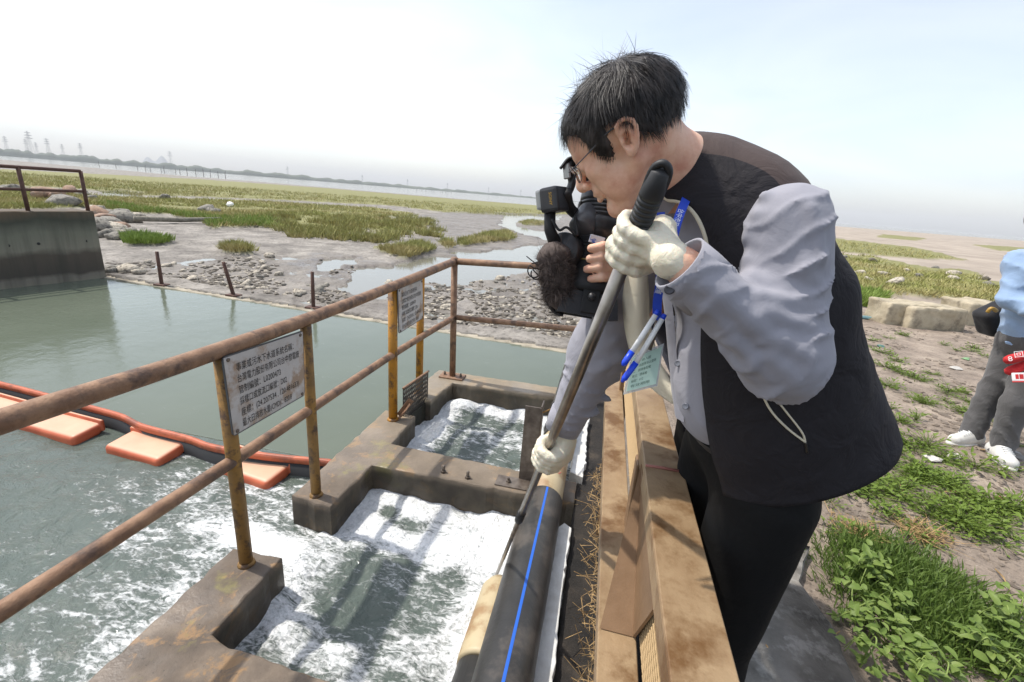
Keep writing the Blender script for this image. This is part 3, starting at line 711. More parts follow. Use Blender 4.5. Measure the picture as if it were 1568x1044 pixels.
c = k.ramp(k.noise(4, 7, .65), (.4, rgb(24, 22, 20)), (.58, rgb(44, 39, 34)), (.8, rgb(84, 74, 62))); k.col(c); k.bump(k.noise(40, 7, .7), .6, .02); SLABD = k.m
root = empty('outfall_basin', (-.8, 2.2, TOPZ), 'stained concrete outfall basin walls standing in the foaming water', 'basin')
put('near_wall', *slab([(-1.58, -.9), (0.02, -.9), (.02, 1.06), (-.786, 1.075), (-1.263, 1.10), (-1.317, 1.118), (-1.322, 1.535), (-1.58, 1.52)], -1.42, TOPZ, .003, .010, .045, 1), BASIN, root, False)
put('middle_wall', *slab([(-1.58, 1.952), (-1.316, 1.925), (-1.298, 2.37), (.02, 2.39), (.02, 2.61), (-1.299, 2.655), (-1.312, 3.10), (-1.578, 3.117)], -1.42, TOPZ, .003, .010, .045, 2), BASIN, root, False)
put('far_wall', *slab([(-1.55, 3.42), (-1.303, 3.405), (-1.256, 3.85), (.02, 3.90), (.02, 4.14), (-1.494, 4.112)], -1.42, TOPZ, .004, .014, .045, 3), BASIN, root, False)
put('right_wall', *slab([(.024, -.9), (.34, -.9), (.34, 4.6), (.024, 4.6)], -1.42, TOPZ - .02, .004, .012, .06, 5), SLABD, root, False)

RUSTP = mat('rusty_pipe', rgb(122, 92, 70), rgb(150, 118, 92), 16, .6, bump=.35, bscale=90, c3=rgb(92, 72, 60), s3=9, metal=.15)
YEL = mat('worn_yellow_paint', rgb(184, 128, 26), rgb(160, 108, 26), 6, .5, bump=.15, bscale=60, c3=rgb(96, 68, 40), s3=16)
YEL2 = mat('dirty_yellow_paint', rgb(150, 112, 52), rgb(120, 90, 46), 12, .6, bump=.25, bscale=70, c3=rgb(80, 58, 40), s3=20)
STEEL = mat('dull_steel', rgb(120, 110, 100), rgb(86, 76, 68), 20, .5, metal=.4, bump=.2, bscale=80)
BLACK_RUB = mat('black_rubber', rgb(30, 30, 31), rough=.6)
P5b = np.array([-1.305, 3.985, TOPZ]); P5t = atu(696, 400, 3.985)
rail = empty('pipe_railing', (-1.45, 2.7, TOPZ), 'rusty brown pipe railing with two rails running along the basin edge', 'railing')
_a, _b = atw(0, 646, -1.45), atw(314, 544, -1.45)
tp = [_a + (_a - _b) * 1.1, _a, _b, atw(544, 461, -1.45), P5t]
put('top_rail', *tube(spline(tp, 8), .033, 16), RUSTP, rail)
_a, _b = atw(0, 937, -1.45), atw(359, 704, -1.45)
mp_ = [_a + (_a - _b) * .8, _a, _b, atw(601, 543, -1.45)] + [atu(695, 486, 3.985)]
put('middle_rail', *tube(spline(mp_, 8), .027, 16), RUSTP, rail)
put('corner_post', *tube([P5b + [0, 0, .012], P5t + [0, 0, .0]], .03, 16), RUSTP, rail)
put('base_plate', *box(P5b + [-.0, 0, .008], (.24, .14, .016), .003), RUSTP, rail, False)
for dx in (-.08, .085): put('anchor_bolt', *lathe([(0, .012), (.02, .012), (.02, .007), (.035, .007)], P5b + [dx, .0, .016], (0, 0, 1), 6), STEEL, rail, False)
q = np.array([.30, 3.985, 0])
a, b = atu(700, 400, 3.985), atu(815, 407, 3.985); e = a + (b - a) * ((q[0] - a[0]) / (b[0] - a[0]))
put('top_rail', *tube([P5t, b, e], .03, 16), RUSTP, rail); te = e
a, b = atu(700, 486, 3.985), atu(935, 509, 3.985); e = a + (b - a) * ((q[0] - a[0]) / (b[0] - a[0]))
put('middle_rail', *tube([a, b, e], .026, 16), RUSTP, rail)
put('end_post', *tube([(q[0], q[1], TOPZ - .05), te], .03, 16), RUSTP, rail)
put('elbow', *lathe([(-.04, .02), (-.03, .036), (.03, .036), (.04, .02)], P5t, (0, 0, 1), 16), RUSTP, rail)

# ---- text
def text_mesh(s, size=1., xs=1.):
    cu = bpy.data.curves.new('lettering', 'FONT'); cu.body = s; cu.size = size; cu.resolution_u = 2
    o = bpy.data.objects.new('lettering', cu); COL.objects.link(o)
    me = bpy.data.meshes.new_from_object(o.evaluated_get(bpy.context.evaluated_depsgraph_get()))
    V = np.array([v.co[:] for v in me.vertices]).reshape(-1, 3); F = [tuple(p.vertices) for p in me.polygons]
    bpy.data.objects.remove(o); bpy.data.curves.remove(cu); bpy.data.meshes.remove(me)
    V[:, 0] *= xs; return V, F
INK = mat('sign_ink', rgb(52, 48, 44), rough=.7)
PLATE = mat('sign_plate', rgb(176, 172, 168), rgb(196, 193, 190), 5, .55, c3=rgb(160, 138, 118), s3=7, bump=.05, bscale=30)
PLATE_E = mat('sign_edge', rgb(96, 98, 102), rough=.45, metal=.5)
def sign(TL, TR, BR, BL, lines, label, thick=.006):
    TL, TR, BR, BL = map(np.array, (TL, TR, BR, BL)); c = (TL + TR + BR + BL) / 4
    root = empty('notice_sign', BL * .5 + BR * .5, label, 'sign')
    nrm = np.cross(TR - TL, BL - TL); nrm /= np.linalg.norm(nrm); nrm = nrm if nrm @ (np.array([0, 0, CAMZ]) - c) > 0 else -nrm
    def uv(x, y): return (TL * (1 - x) + TR * x) * (1 - y) + (BL * (1 - x) + BR * x) * y
    def rr_(ins, rad=.06, asp=.6):
        out = []
        for cx, cy, a0 in ((1 - rad * asp, rad, -90), (1 - rad * asp, 1 - rad, 0), (rad * asp, 1 - rad, 90), (rad * asp, rad, 180)):
            for t in range(0, 91, 15):
                th = math.radians(a0 + t); out.append((min(max(cx + rad * asp * math.cos(th), ins * asp), 1 - ins * asp), min(max(cy + rad * math.sin(th), ins), 1 - ins)))
        return out
    def plate(ins, off0, off1):
        pr = rr_(ins); A = [uv(x, y) + nrm * off0 for x, y in pr]; B = [uv(x, y) + nrm * off1 for x, y in pr]
        return ring_loft([A, B])
    put('rim', *plate(0, -thick, 0), PLATE_E, root, False)
    put('plate', *plate(.018, -.001, .0012), PLATE, root, False)
    W_ = np.linalg.norm(TR - TL); H_ = np.linalg.norm(BL - TL); n = len(lines); parts = []
    lh = .86 / n
    for i, (s, wfrac) in enumerate(lines):
        V, F = text_mesh(s, 1.0); w0, w1 = V[:, 0].min(), V[:, 0].max()
        x = .12 + (V[:, 0] - w0) / (w1 - w0) * wfrac; y = .10 + lh * (i + .80) - V[:, 1] * lh * .80
        parts.append((np.array([uv(a, b) + nrm * .0028 for a, b in zip(x, y)]), F))
    put('lettering', *merge(*parts), INK, root, False)
    for x, y in ((.05, .05), (.95, .05), (.95, .95), (.05, .95)):
        put('screw', *lathe([(0, .009), (.003, .009), (.005, .005)], uv(x, y) + nrm * .0015, nrm, 8), STEEL, root, False)
    return root
sw = -1.418
sign(atw(340, 547, sw), atw(464, 506, sw), atw(467, 605, sw), atw(357, 669, sw),
     [('事業或污水下水道系統名稱：', .72), ('台灣電力股份有限公司台中發電廠', .80), ('管制編號：L0200473', .52), ('採樣口或放流口編號：D02', .60), ('座標：(24.207534 , 120.481633)', .78), ('最大日排放水量(CMD)：820.8', .66)],
     'white notice plate with six lines of text between two dirty yellow posts')
sw2 = -1.405
sign(atw(609, 442, sw2), atw(647, 427, sw2), atw(648, 487, sw2), atw(611, 511, sw2),
     [('事業或污水下水道系統名稱：', .62), ('台灣電力股份有限公司台中發電廠', .78), ('管制編號：L0200473', .55), ('採樣口或放流口編號：D01', .62), ('座標：(24.207534 , 120.481633)', .78), ('最大日排放水量(CMD)：820.8', .66)],
     'smaller looking notice plate between the two bright yellow posts')
def post(base, top, r, m, label, square=False):
    V, F = (tube([base, top], r, 16) if not square else box((np.array(base) + top) / 2, (r * 1.9, r * 1.9, np.linalg.norm(np.array(top) - base)), .008, np.array([[.92, .39, 0], [-.39, .92, 0], [0, 0, 1]]), 2))
    rt = empty('sign_post', base, label, 'post')
    put('shaft', V, F, m, rt, True if not square else False)
    put('foot_weld', *lathe([(0, r * 1.35), (.01, r * 1.25), (.02, r * 1.0)], np.array(base) + [0, 0, -.002], (0, 0, 1), 16), m, rt)
def ptop(u):  # underside of the top rail above u
    T = np.array(tp); return np.array([-1.45, u, np.interp(u, T[:, 1], T[:, 2]) - .034])
for u_, r_, m_, lab, sq in [(1.455, .029, YEL2, 'rust streaked yellow post left of the large notice plate', 0), (1.995, .028, YEL2, 'dirty yellow post right of the large notice plate', 0), (2.985, .034, YEL, 'bright yellow post left of the far notice plate', 0), (3.50, .031, YEL, 'bright yellow post right of the far notice plate', 0)]:
    t = ptop(u_); b_ = np.array([-1.45, u_, TOPZ]); post(b_, t, r_, m_, lab, sq)

# ---- perforated screen in the small gap, loose bracket beside it
k = NT('perforated_steel'); k.set(Roughness=.6, Metallic=.3)
k.col(k.ramp(k.noise(8, 5), (.4, rgb(58, 52, 46)), (.65, rgb(104, 94, 84)))); PERF = k.m
A_, B_, C_, D_ = np.array([-1.40, 3.06, .0]), np.array([-1.355, 3.47, .0]), np.array([-1.355, 3.47, -.44]), np.array([-1.40, 3.06, -.44])
rt = empty('screen_plate', (A_ + B_) / 2 - [0, 0, .44], 'dark perforated metal screen closing the gap behind the yellow post', 'screen')
nx, nz = 34, 22; V, F = [], []
for i in range(nx + 1):
    for j in range(nz + 1):
        s_, t_ = i / nx, j / nz; V.append((A_ * (1 - s_) + B_ * s_) * (1 - t_) + (D_ * (1 - s_) + C_ * s_) * t_)
rsp = np.random.RandomState(3)
for i in range(nx):
    for j in range(nz):
        if i % 2 and j % 2 and j < 12 and rsp.rand() > .05 and 1 <= i < nx - 1: continue
        a = i * (nz + 1) + j; F.append((a, a + 1, a + nz + 2, a + nz + 1))
o = put('perforated_sheet', V, F, PERF, rt, False); sm = o.modifiers.new('thickness', 'SOLIDIFY'); sm.thickness = .004
put('top_edge', *box((A_ + B_) / 2 + [0, 0, .004], (.018, .42, .014), .003, np.array([[.994, -.109, 0], [.109, .994, 0], [0, 0, 1]])), RUSTP, rt, False)
put('algae', *box((C_ + D_) / 2 + [.004, 0, .085], (.014, .40, .17), .006, np.array([[.994, -.109, 0], [.109, .994, 0], [0, 0, 1]])), mat('algae', rgb(30, 30, 20), rgb(52, 48, 30), 20, .7, bump=.6), rt, False)
c0 = np.array([-1.375, 3.02, TOPZ + .004]); d_ = np.array([[.15, .75, .64], [.98, -.15, -.05], [.06, .64, -.76]])
rt = empty('loose_bracket', c0, 'rusty angle bracket leaning against the foot of the yellow post', 'bracket')
for off, sz in (((.0, 0, .06), (.16, .05, .005)), ((.0, .025, .085), (.16, .005, .05))): put('flange', *box(c0 + np.array(off), sz, .001, np.array([[.5, .3, .81], [-.5, .86, 0], [-.70, -.4, .58]])), RUSTP, rt, False)

# ---- bolts and upright angle iron on the middle wall
for w_, u_, lab in ((-.834, 2.44, 'left rusty anchor bolt sticking up from the middle wall'), (-.666, 2.428, 'right rusty anchor bolt sticking up from the middle wall')):
    rt = empty('anchor_bolt', (w_, u_, TOPZ), lab, 'bolt')
    put('shank', *lathe([(0, .010), (.05, .010), (.053, .007)], (w_, u_, TOPZ - .002), (0, 0, 1), 10), STEEL, rt); put('nut', *lathe([(0, .018), (.014, .018)], (w_, u_, TOPZ), (0, 0, 1), 6), STEEL, rt, False)
def zat(x, y, w, u):
    d = toW(rayC(x, y)); return CAMZ + d[2] * math.hypot(w, u) / math.hypot(d[0], d[1])
aw, au = -.335, 2.52; hz = zat(815, 622, aw, au)
rt = empty('angle_iron_upright', (aw, au, TOPZ), 'grey steel angle iron standing bolted on the middle wall by the pipe', 'upright')
put('front_flange', *box((aw + .035, au, (hz + TOPZ) / 2), (.10, .008, hz - TOPZ), .001), STEEL, rt, False)
put('side_flange', *box((aw + .085, au + .054, (hz + TOPZ) / 2 + .006), (.008, .10, hz - TOPZ), .001), STEEL, rt, False)
put('foot', *box((aw - .02, au - .055, TOPZ + .005), (.26, .11, .009), .002), STEEL, rt, False)
put('bolt', *lathe([(0, .016), (.012, .016), (.012, .009), (.03, .009)], (aw - .07, au - .06, TOPZ + .009), (0, 0, 1), 6), STEEL, rt, False)
put('tie_rod', *tube([(aw + .08, au + .03, hz - .05), (-.12, au + .35, hz - .10)], .005, 8), mat('brass_rod', rgb(150, 112, 60), rough=.4, metal=.6), rt)

# ---- pipes
HDPE = mat('black_polyethylene', rgb(42, 41, 40), rgb(58, 56, 53), 5, .42, bump=.15, bscale=40, c3=rgb(82, 76, 70), s3=6)
CREAM = mat('cream_pvc', rgb(188, 172, 138), rgb(170, 152, 118), 5, .5, c3=rgb(150, 120, 84), s3=5)
BLUE = mat('blue_stripe', rgb(38, 96, 190), rough=.45)
pw, pr_, pz = -.150, .106, TOPZ + .108
rt = empty('discharge_pipe', (pw, 1.5, TOPZ), 'thick black pipe with a blue stripe lying along the basin', 'pipe')
def ringp(u0, u1, r, n=28): return lathe([(0, r - .02), (0, r - .003), (.003, r), (u1 - u0 - .003, r), (u1 - u0, r - .003), (u1 - u0, r - .02)], (pw, u0, pz), (0, 1, 0), n)
put('black_pipe', *ringp(-1.0, 2.20, pr_, 40), HDPE, rt)
sv = []
for u_ in np.linspace(-1, 2.19, 30):
    sv.append([(pw + (pr_ + .0012) * math.sin(t), u_ + .0, pz + (pr_ + .0012) * math.cos(t)) for t in np.linspace(.055, .165, 4)])
put('blue_stripe', *ring_loft(sv, False), BLUE, rt)
put('cream_sleeve', *ringp(2.20, 2.90, pr_ - .006, 40), CREAM, rt)
put('far_pipe', *ringp(2.90, 4.5, pr_ + .004, 40), HDPE, rt)
for u_ in (3.05, 3.22, 3.39): put('rib', *ringp(u_, u_ + .04, pr_ + .014, 32), HDPE, rt)
rsp = np.random.RandomState(8); mk = []
for i in range(7):
    t = rsp.uniform(.15, .9); u_ = rsp.uniform(2.3, 2.6); L = rsp.uniform(.03, .09); R_ = pr_ - .006 + .0012
    q = [(pw + R_ * math.sin(t + s * .15), u_ + s * L, pz + R_ * math.cos(t + s * .15)) for s in np.linspace(0, 1, 4)]
    mk.append(ring_loft([q, [(x + .006, y + .004, z_ - .003) for x, y, z_ in q]], False))
put('red_marking', *merge(*mk), mat('red_crayon', rgb(190, 70, 60), rough=.7), rt)
rt = empty('short_pipe', (-.33, 1.2, -.45), 'lower pipe with cream end piece beside the black striped pipe', 'pipe')
c2 = np.array([-.272, 0, -.325]); r2 = .088
put('black_pipe', *lathe([(0, r2), (2.26, r2)], c2 + [0, -.95, 0], (0, 1, 0), 32), HDPE, rt)
put('cream_end', *lathe([(0, r2 - .01), (0, r2 + .006), (.02, r2 + .008), (.38, r2 + .006), (.42, r2 - .012), (.425, .06), (.30, .055)], c2 + [0, 1.32, 0], (0, 1, 0), 32), CREAM, rt)
WHITEB = mat('white_foam_board', rgb(222, 222, 218), rgb(200, 198, 192), 14, .8, bump=.3, bscale=60)
put_ = [([(-.05, .7), (.02, .7), (.022, 1.4), (.015, 1.75), (.024, 2.12), (-.02, 2.15), (-.05, 2.1)], 'long white foam board strip beside the black pipe', 11), ([(-.03, 2.66), (.055, 2.62), (.06, 2.9), (.05, 3.15), (.062, 3.5), (-.03, 3.5)], 'white foam board piece beside the cream pipe sleeve', 12)]
for pl, lab, sd_ in put_:
    V, F = slab(pl, TOPZ - .015, TOPZ + .035, .004, .004, .03, sd_); thing_mesh('foam_board', V, F, WHITEB, lab, 'board', smooth=False)

# ---- rust coloured guard of two steel channels with wire mesh
RUSTB = mat('rust_stained_channel', rgb(136, 110, 80), rgb(160, 136, 104), 9, .5, bump=.2, bscale=60, c3=rgb(106, 76, 44), s3=5, metal=.1)
RUSTB2 = mat('rust_stained_brace', rgb(112, 86, 60), rgb(132, 104, 76), 8, .55, bump=.12, bscale=60, metal=.1)
WIRE = mat('mesh_wire', rgb(168, 142, 104), rough=.5, metal=.3)
gz_ = .9; rt = empty('steel_guard', (.2, .9, 0), 'rust stained steel channel guard with wire mesh that the man leans on', 'guard')
def channel(w0, w1, u0, u1, zt, fl, t=.007): return merge(box(((w0 + w1) / 2, (u0 + u1) / 2, zt - t / 2), (w1 - w0, u1 - u0, t), .002), box((w0 + t / 2, (u0 + u1) / 2, zt - t - fl / 2 - .0005), (t, u1 - u0, fl), .001), box((w1 - t / 2, (u0 + u1) / 2, zt - t - fl / 2 - .0005), (t, u1 - u0, fl), .001))
put('top_channel', *channel(.163, .256, -.8, 1.02, gz_, .05), RUSTB, rt, False)
put('top_channel', *channel(.165, .254, 1.023, 2.3, gz_ - .001, .05), RUSTB, rt, False)
put('weld_seam', *tube([(.166, 1.0215, gz_ + .0005), (.21, 1.024, gz_ + .001), (.253, 1.0215, gz_ + .0005)], .004, 6), mat('weld', rgb(150, 96, 84), rough=.6), rt)
lz = .62; put('lower_channel', *channel(.095, .176, -.8, 2.3, lz, .05), RUSTB, rt, False)
wires = []
L0, L1, sp = -.8, 2.3, .020; pb, pt = np.array([.183, 0, lz + .005]), np.array([.171, 0, gz_ - .012]); H_ = pt[2] - pb[2]
nrow = int(H_ / .018); rowz = np.linspace(0, 1, nrow + 1)
for s in range(nrow):
    a, b = pb + (pt - pb) * rowz[s], pb + (pt - pb) * rowz[s + 1]; us = np.arange(L0, L1, sp); ph_ = (s % 2) * .5
    zig = []
    for i, u_ in enumerate(us):
        zig += [np.array([a[0] + .002, u_ + sp * ph_, a[2]]), np.array([b[0] - .002, u_ + sp * (ph_ + .5), b[2]])]
    wires.append(tube(zig, .0026, 4, False))
o = put('wire_mesh', *merge(*wires), WIRE, rt, True, kind='stuff')
bq = [atz(987, 706, gz_ - .02), atz(1001, 916, gz_ - .02), atz(981, 977, lz + .004), atz(927, 963, lz + .004), atz(968, 800, (gz_ + lz) / 2 + .05)]
bq = [(.1635, bq[0][1], gz_ - .03), (.1635, bq[1][1], gz_ - .03), (.168, bq[2][1], lz + .003), (.098, bq[3][1], lz + .003)]
n_ = np.cross(np.array(bq[1]) - bq[0], np.array(bq[3]) - bq[0]); n_ /= np.linalg.norm(n_)
put('brace', *ring_loft([bq, [np.array(p) + n_ * .006 for p in bq]]), RUSTB2, rt, False)
bq2 = [np.array(p) + [0, -.62, 0] for p in bq]; 
for u_ in (2.2, 1.15, -.5): put('post', *box((.185, u_, (gz_ - .06 - .3) / 2 - .0), (.05, .06, gz_ - .06 + .3), .003), RUSTB2, rt, False)
lw = [(.094, u_, z_) for u_, z_ in ((.2, lz - .02), (.62, lz - .02), (.35, -.02))]
put('brace', *ring_loft([lw, [np.array(p) - [.006, 0, 0] for p in lw]]), RUSTB2, rt, False)
# ---- dry straw caught along the foot of the guard
rs = np.random.RandomState(21); n = 800; q = []
uu_ = rs.uniform(.6, 2.6, n); wd = .165 + .035 * rs.randn(n); zb = TOPZ - .01 + np.clip((wd - .05) * 1.6, 0, .3)
B = np.c_[wd, uu_, zb]; dr = rs.randn(n, 3) * [1, 1.2, .5]; dr /= np.linalg.norm(dr, axis=1)[:, None]; L = rs.uniform(.03, .13, n); sd2 = np.cross(dr, rs.randn(n, 3)); sd2 /= np.linalg.norm(sd2, axis=1)[:, None]
V = np.stack([B - dr * L[:, None] / 2 - sd2 * .0016, B - dr * L[:, None] / 2 + sd2 * .0016, B + dr * L[:, None] / 2 + sd2 * .0012, B + dr * L[:, None] / 2 - sd2 * .0012], 1).reshape(-1, 3); V[:, 2] = np.maximum(V[:, 2], TOPZ - .012)
V[:, 0] = np.minimum(V[:, 0], .30)
STRAW = mat('dry_straw', rgb(176, 146, 98), rgb(120, 94, 62), 40, .8)
tag(ob('dry_straw', mesh_data('dry_straw', V, np.arange(4 * n).reshape(-1, 4), False), STRAW), 'dry straw litter along the foot of the steel guard', 'straw', kind='stuff')
soil_ = [(.22, -.8), (.36, -.8), (.36, 4.6), (.22, 4.6)]

# ---- floating boom
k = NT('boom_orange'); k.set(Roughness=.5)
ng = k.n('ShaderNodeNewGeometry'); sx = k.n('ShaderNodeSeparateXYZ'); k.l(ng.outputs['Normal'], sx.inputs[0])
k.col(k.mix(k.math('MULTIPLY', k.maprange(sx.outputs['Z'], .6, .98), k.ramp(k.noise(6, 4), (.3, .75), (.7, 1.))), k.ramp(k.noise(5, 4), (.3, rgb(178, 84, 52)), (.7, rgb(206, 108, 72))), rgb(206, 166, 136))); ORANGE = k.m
ORANGE2 = mat('boom_band', rgb(176, 88, 56), rgb(198, 108, 74), 4, .5, c3=rgb(140, 78, 56), s3=5)
bp = [(-90, 566), (0, 585), (75, 604), (126, 618), (184, 634), (218, 650), (287, 668), (325, 681), (403, 694), (503, 704)]
path = spline([atz(x, y, -.30) for x, y in bp], 8); path = np.vstack([path, [[-1.585, path[-1][1] + .0, -.30]]]) if path[-1][0] < -1.6 else path
rt = empty('floating_boom', (-3., 2.7, WATER), 'orange floating boom with black skirt curving across the pond', 'boom')
def band(path, dz0, dz1, off, th):
    T = np.gradient(path, axis=0); T[:, 2] = 0; T /= np.linalg.norm(T, axis=1)[:, None]; N = np.c_[T[:, 1], -T[:, 0], np.zeros(len(T))]
    return ring_loft([np.array([p + n * (off + th) + [0, 0, dz1], p + n * (off + th) + [0, 0, dz0], p + n * (off - th) + [0, 0, dz0], p + n * (off - th) + [0, 0, dz1]]) for p, n in zip(path, N)])
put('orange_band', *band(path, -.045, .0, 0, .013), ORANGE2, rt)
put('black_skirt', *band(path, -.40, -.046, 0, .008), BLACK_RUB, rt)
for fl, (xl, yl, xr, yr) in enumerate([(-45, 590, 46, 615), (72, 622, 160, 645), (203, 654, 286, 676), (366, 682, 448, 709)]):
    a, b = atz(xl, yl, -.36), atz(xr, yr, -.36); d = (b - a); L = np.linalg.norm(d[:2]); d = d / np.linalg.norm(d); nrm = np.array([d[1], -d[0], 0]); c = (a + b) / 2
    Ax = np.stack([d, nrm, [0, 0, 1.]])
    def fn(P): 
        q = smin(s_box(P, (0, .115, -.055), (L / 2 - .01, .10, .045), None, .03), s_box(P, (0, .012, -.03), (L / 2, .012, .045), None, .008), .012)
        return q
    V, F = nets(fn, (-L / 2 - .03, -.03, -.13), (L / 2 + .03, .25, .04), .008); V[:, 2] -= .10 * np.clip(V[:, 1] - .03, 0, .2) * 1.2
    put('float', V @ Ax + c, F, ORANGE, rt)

# ---- wall across the pond on the left
k = NT('harbour_wall'); k.set(Roughness=.85); ng = k.n('ShaderNodeNewGeometry'); sx = k.n('ShaderNodeSeparateXYZ'); k.l(ng.outputs['Position'], sx.inputs[0])
zn = k.math('ADD', sx.outputs['Z'], k.math('MULTIPLY', k.math('SUBTRACT', k.noise(1.6, 6), .5), .35))
c = k.ramp(k.math('MULTIPLY_ADD', zn, .8, .42), (.0, rgb(132, 126, 112)), (.12, rgb(120, 114, 102)), (.17, rgb(74, 68, 60)), (.42, rgb(84, 76, 66)), (.5, rgb(126, 122, 108)), (.70, rgb(112, 112, 98)), (.86, rgb(66, 68, 58)), (.98, rgb(96, 82, 66)))
st = k.n('ShaderNodeMapping'); st.inputs['Scale'].default_value = (3, 3, .25); k.l(k.co(), st.inputs['Vector'])
c = k.mix(k.ramp(k.noise(2.2, 6, .6, 0, st.outputs[0]), (.45, 0.), (.7, .6)), c, rgb(58, 58, 50)); k.col(c); k.bump(k.noise(20, 6), .3, .02)
WALLM = k.m; wtop = .70
rt = empty('concrete_wall', (-9.2, 4, WATER), 'stained concrete wall rising from the water at left', 'wall')
P = [(-8.66, 6.47), (-9.1, 6.54), (-10.1, .6), (-9.66, .53)]
put('wall_body', *slab(P, -1.4, wtop, .006, .02, .1, 9), WALLM, rt, False)
wd_ = np.array([-9.66 + 8.66, .53 - 6.47, 0]); wd_ /= np.linalg.norm(wd_)
for x, y in ((10, 376), (57, 373), (95, 370), (132, 369)):
    b_ = np.array([-8.66, 6.47, 0]); best = min((b_ + wd_ * t for t in np.linspace(0.05, 5, 600)), key=lambda q: abs(project(np.array([[q[0], q[1], .3]]))[0][0] - x))
    nn = np.array([-wd_[1], wd_[0], 0]); nn = nn if nn[0] > 0 else -nn
    z_ = zat(x, y, best[0], best[1]); put('tie_hole', *lathe([(0, .022), (.004, .022)], [best[0] - nn[0] * .001, best[1] - nn[1] * .001, z_], nn, 10), mat('tie_hole', rgb(34, 32, 30)), rt)
RUSTD = mat('dark_rusty_steel', rgb(78, 54, 46), rgb(98, 70, 58), 12, .7, metal=.2)
rr_ = empty('wall_railing', (-9.0, 5.5, wtop), 'dark rusty railing on top of the left concrete wall', 'railing')
wl = lambda t, z: np.array([-8.78, 6.30, 0]) + wd_ * t + np.array([0, 0, z])
def solve(x, z): return min(np.linspace(-.3, 5.5, 2000), key=lambda t: abs(project(wl(t, z)[None])[0][0] - x))
t1, t2 = solve(135, wtop), solve(43, wtop); h1 = zat(125, 262, *wl(t1, 0)[:2]); h2 = zat(130, 293, *wl(t1, 0)[:2])
for i in range(5): put('post', *tube([wl(t1 + (t2 - t1) * i, wtop - .02), wl(t1 + (t2 - t1) * i, h1)], .028, 8), RUSTD, rr_)
put('top_rail', *tube([wl(t1, h1), wl(t1 + 4 * (t2 - t1), h1)], .026, 8), RUSTD, rr_); put('middle_rail', *tube([wl(t1, h2), wl(t1 + 4 * (t2 - t1), h2)], .022, 8), RUSTD, rr_)
# ---- rusty stakes on the weir
for (x0, y0), (x1, y1), lab in [((248, 437), (240, 385), 'left rusty stake standing on the weir'), ((358, 453), (342, 401), 'middle rusty stake leaning left on the weir'), ((480, 472), (478, 416), 'right rusty stake standing on the weir')]:
    b = atz(x0, y0, -.44); d = toW(rayC(x1, y1)); s_ = math.hypot(b[0], b[1]) / math.hypot(d[0], d[1]); t = d * s_ + [0, 0, CAMZ]
    rt = empty('weir_stake', b, lab, 'stake', None)
    put('stake_shaft', *tube([b + [0, 0, -.5], b, (b + t) / 2, t], [.03, .03, .028, .026], 8), RUSTD, rt); put('foot_plate', *box(b + [0, 0, .015], (.22, .14, .03), .006), RUSTD, rt, False)
# ================================================================== PEOPLE
SKIN = NT('skin'); SKIN.set(Roughness=.5, Subsurface_Weight=.12, Subsurface_Scale=.01, Specular_IOR_Level=.35)
SKIN.col(SKIN.ramp(SKIN.noise(22, 6, .65), (.28, rgb(206, 146, 122)), (.5, rgb(228, 180, 152)), (.72, rgb(238, 200, 174)))); SKIN.bump(SKIN.noise(260, 4), .22, .002); SKIN = SKIN.m
HAIR = NT('black_hair'); HAIR.set(Roughness=.5, Specular_IOR_Level=.35); HAIR.col(HAIR.ramp(HAIR.noise(60, 2), (.35, rgb(26, 24, 23)), (.75, rgb(78, 71, 67)))); HAIR = HAIR.m  # lighter grey-brown strands put gloss highlights into the hair colour
def cloth(name, c, c2, fine=900, rough=.8, sheen=.15, wr=.25):
    k = NT(name); k.set(Roughness=rough, Specular_IOR_Level=.25, Sheen_Weight=sheen)
    k.col(k.mix(k.noise(5, 5), c, c2)); a = k.bump(k.noise(fine, 2), .12, .001); k.bump(k.noise(16, 5, .55, .8), wr, .012, a); return k.m
SHIRT = cloth('grey_lavender_shirt', rgb(142, 141, 149), rgb(158, 157, 165))
VEST = cloth('black_vest', sheen=0, c=rgb(33, 31, 34), c2=rgb(46, 43, 46), wr=.8)
LINING = cloth('cream_lining', rgb(206, 196, 172), rgb(222, 214, 192), wr=.3)
VEST_B = cloth('brown_black_yoke', sheen=.05, c=rgb(66, 55, 52), c2=rgb(80, 68, 65), wr=.5)
TROUS = cloth('black_trousers', sheen=0, c=rgb(11, 11, 12), c2=rgb(17, 17, 17), wr=.3)
GLOVE = NT('latex_glove'); GLOVE.set(Roughness=.42, Subsurface_Weight=.15, Subsurface_Scale=.006); GLOVE.col(GLOVE.ramp(GLOVE.noise(12, 4), (.3, rgb(210, 201, 176)), (.7, rgb(232, 225, 204)))); GLOVE.bump(GLOVE.noise(60, 4, .6, 1.6), .4, .006); GLOVE = GLOVE.m
def biggest(V, F):
    lab = np.arange(len(V))
    while True:
        m = lab[F].min(1); n = lab.copy()
        for k_ in range(4): np.minimum.at(n, F[:, k_], m)
        n = n[n]
        if (n == lab).all(): break
        lab = n
    l = lab[F[:, 0]]; v, c = np.unique(l, return_counts=True); F = F[l == v[np.argmax(c)]]
    u, inv = np.unique(F.ravel(), return_inverse=True); return V[u], inv.reshape(-1, 4)
def put_c(name, VF, m, parent, smooth=True, **kw): return put(name, toW(VF[0]), VF[1], m, parent, smooth, **kw)

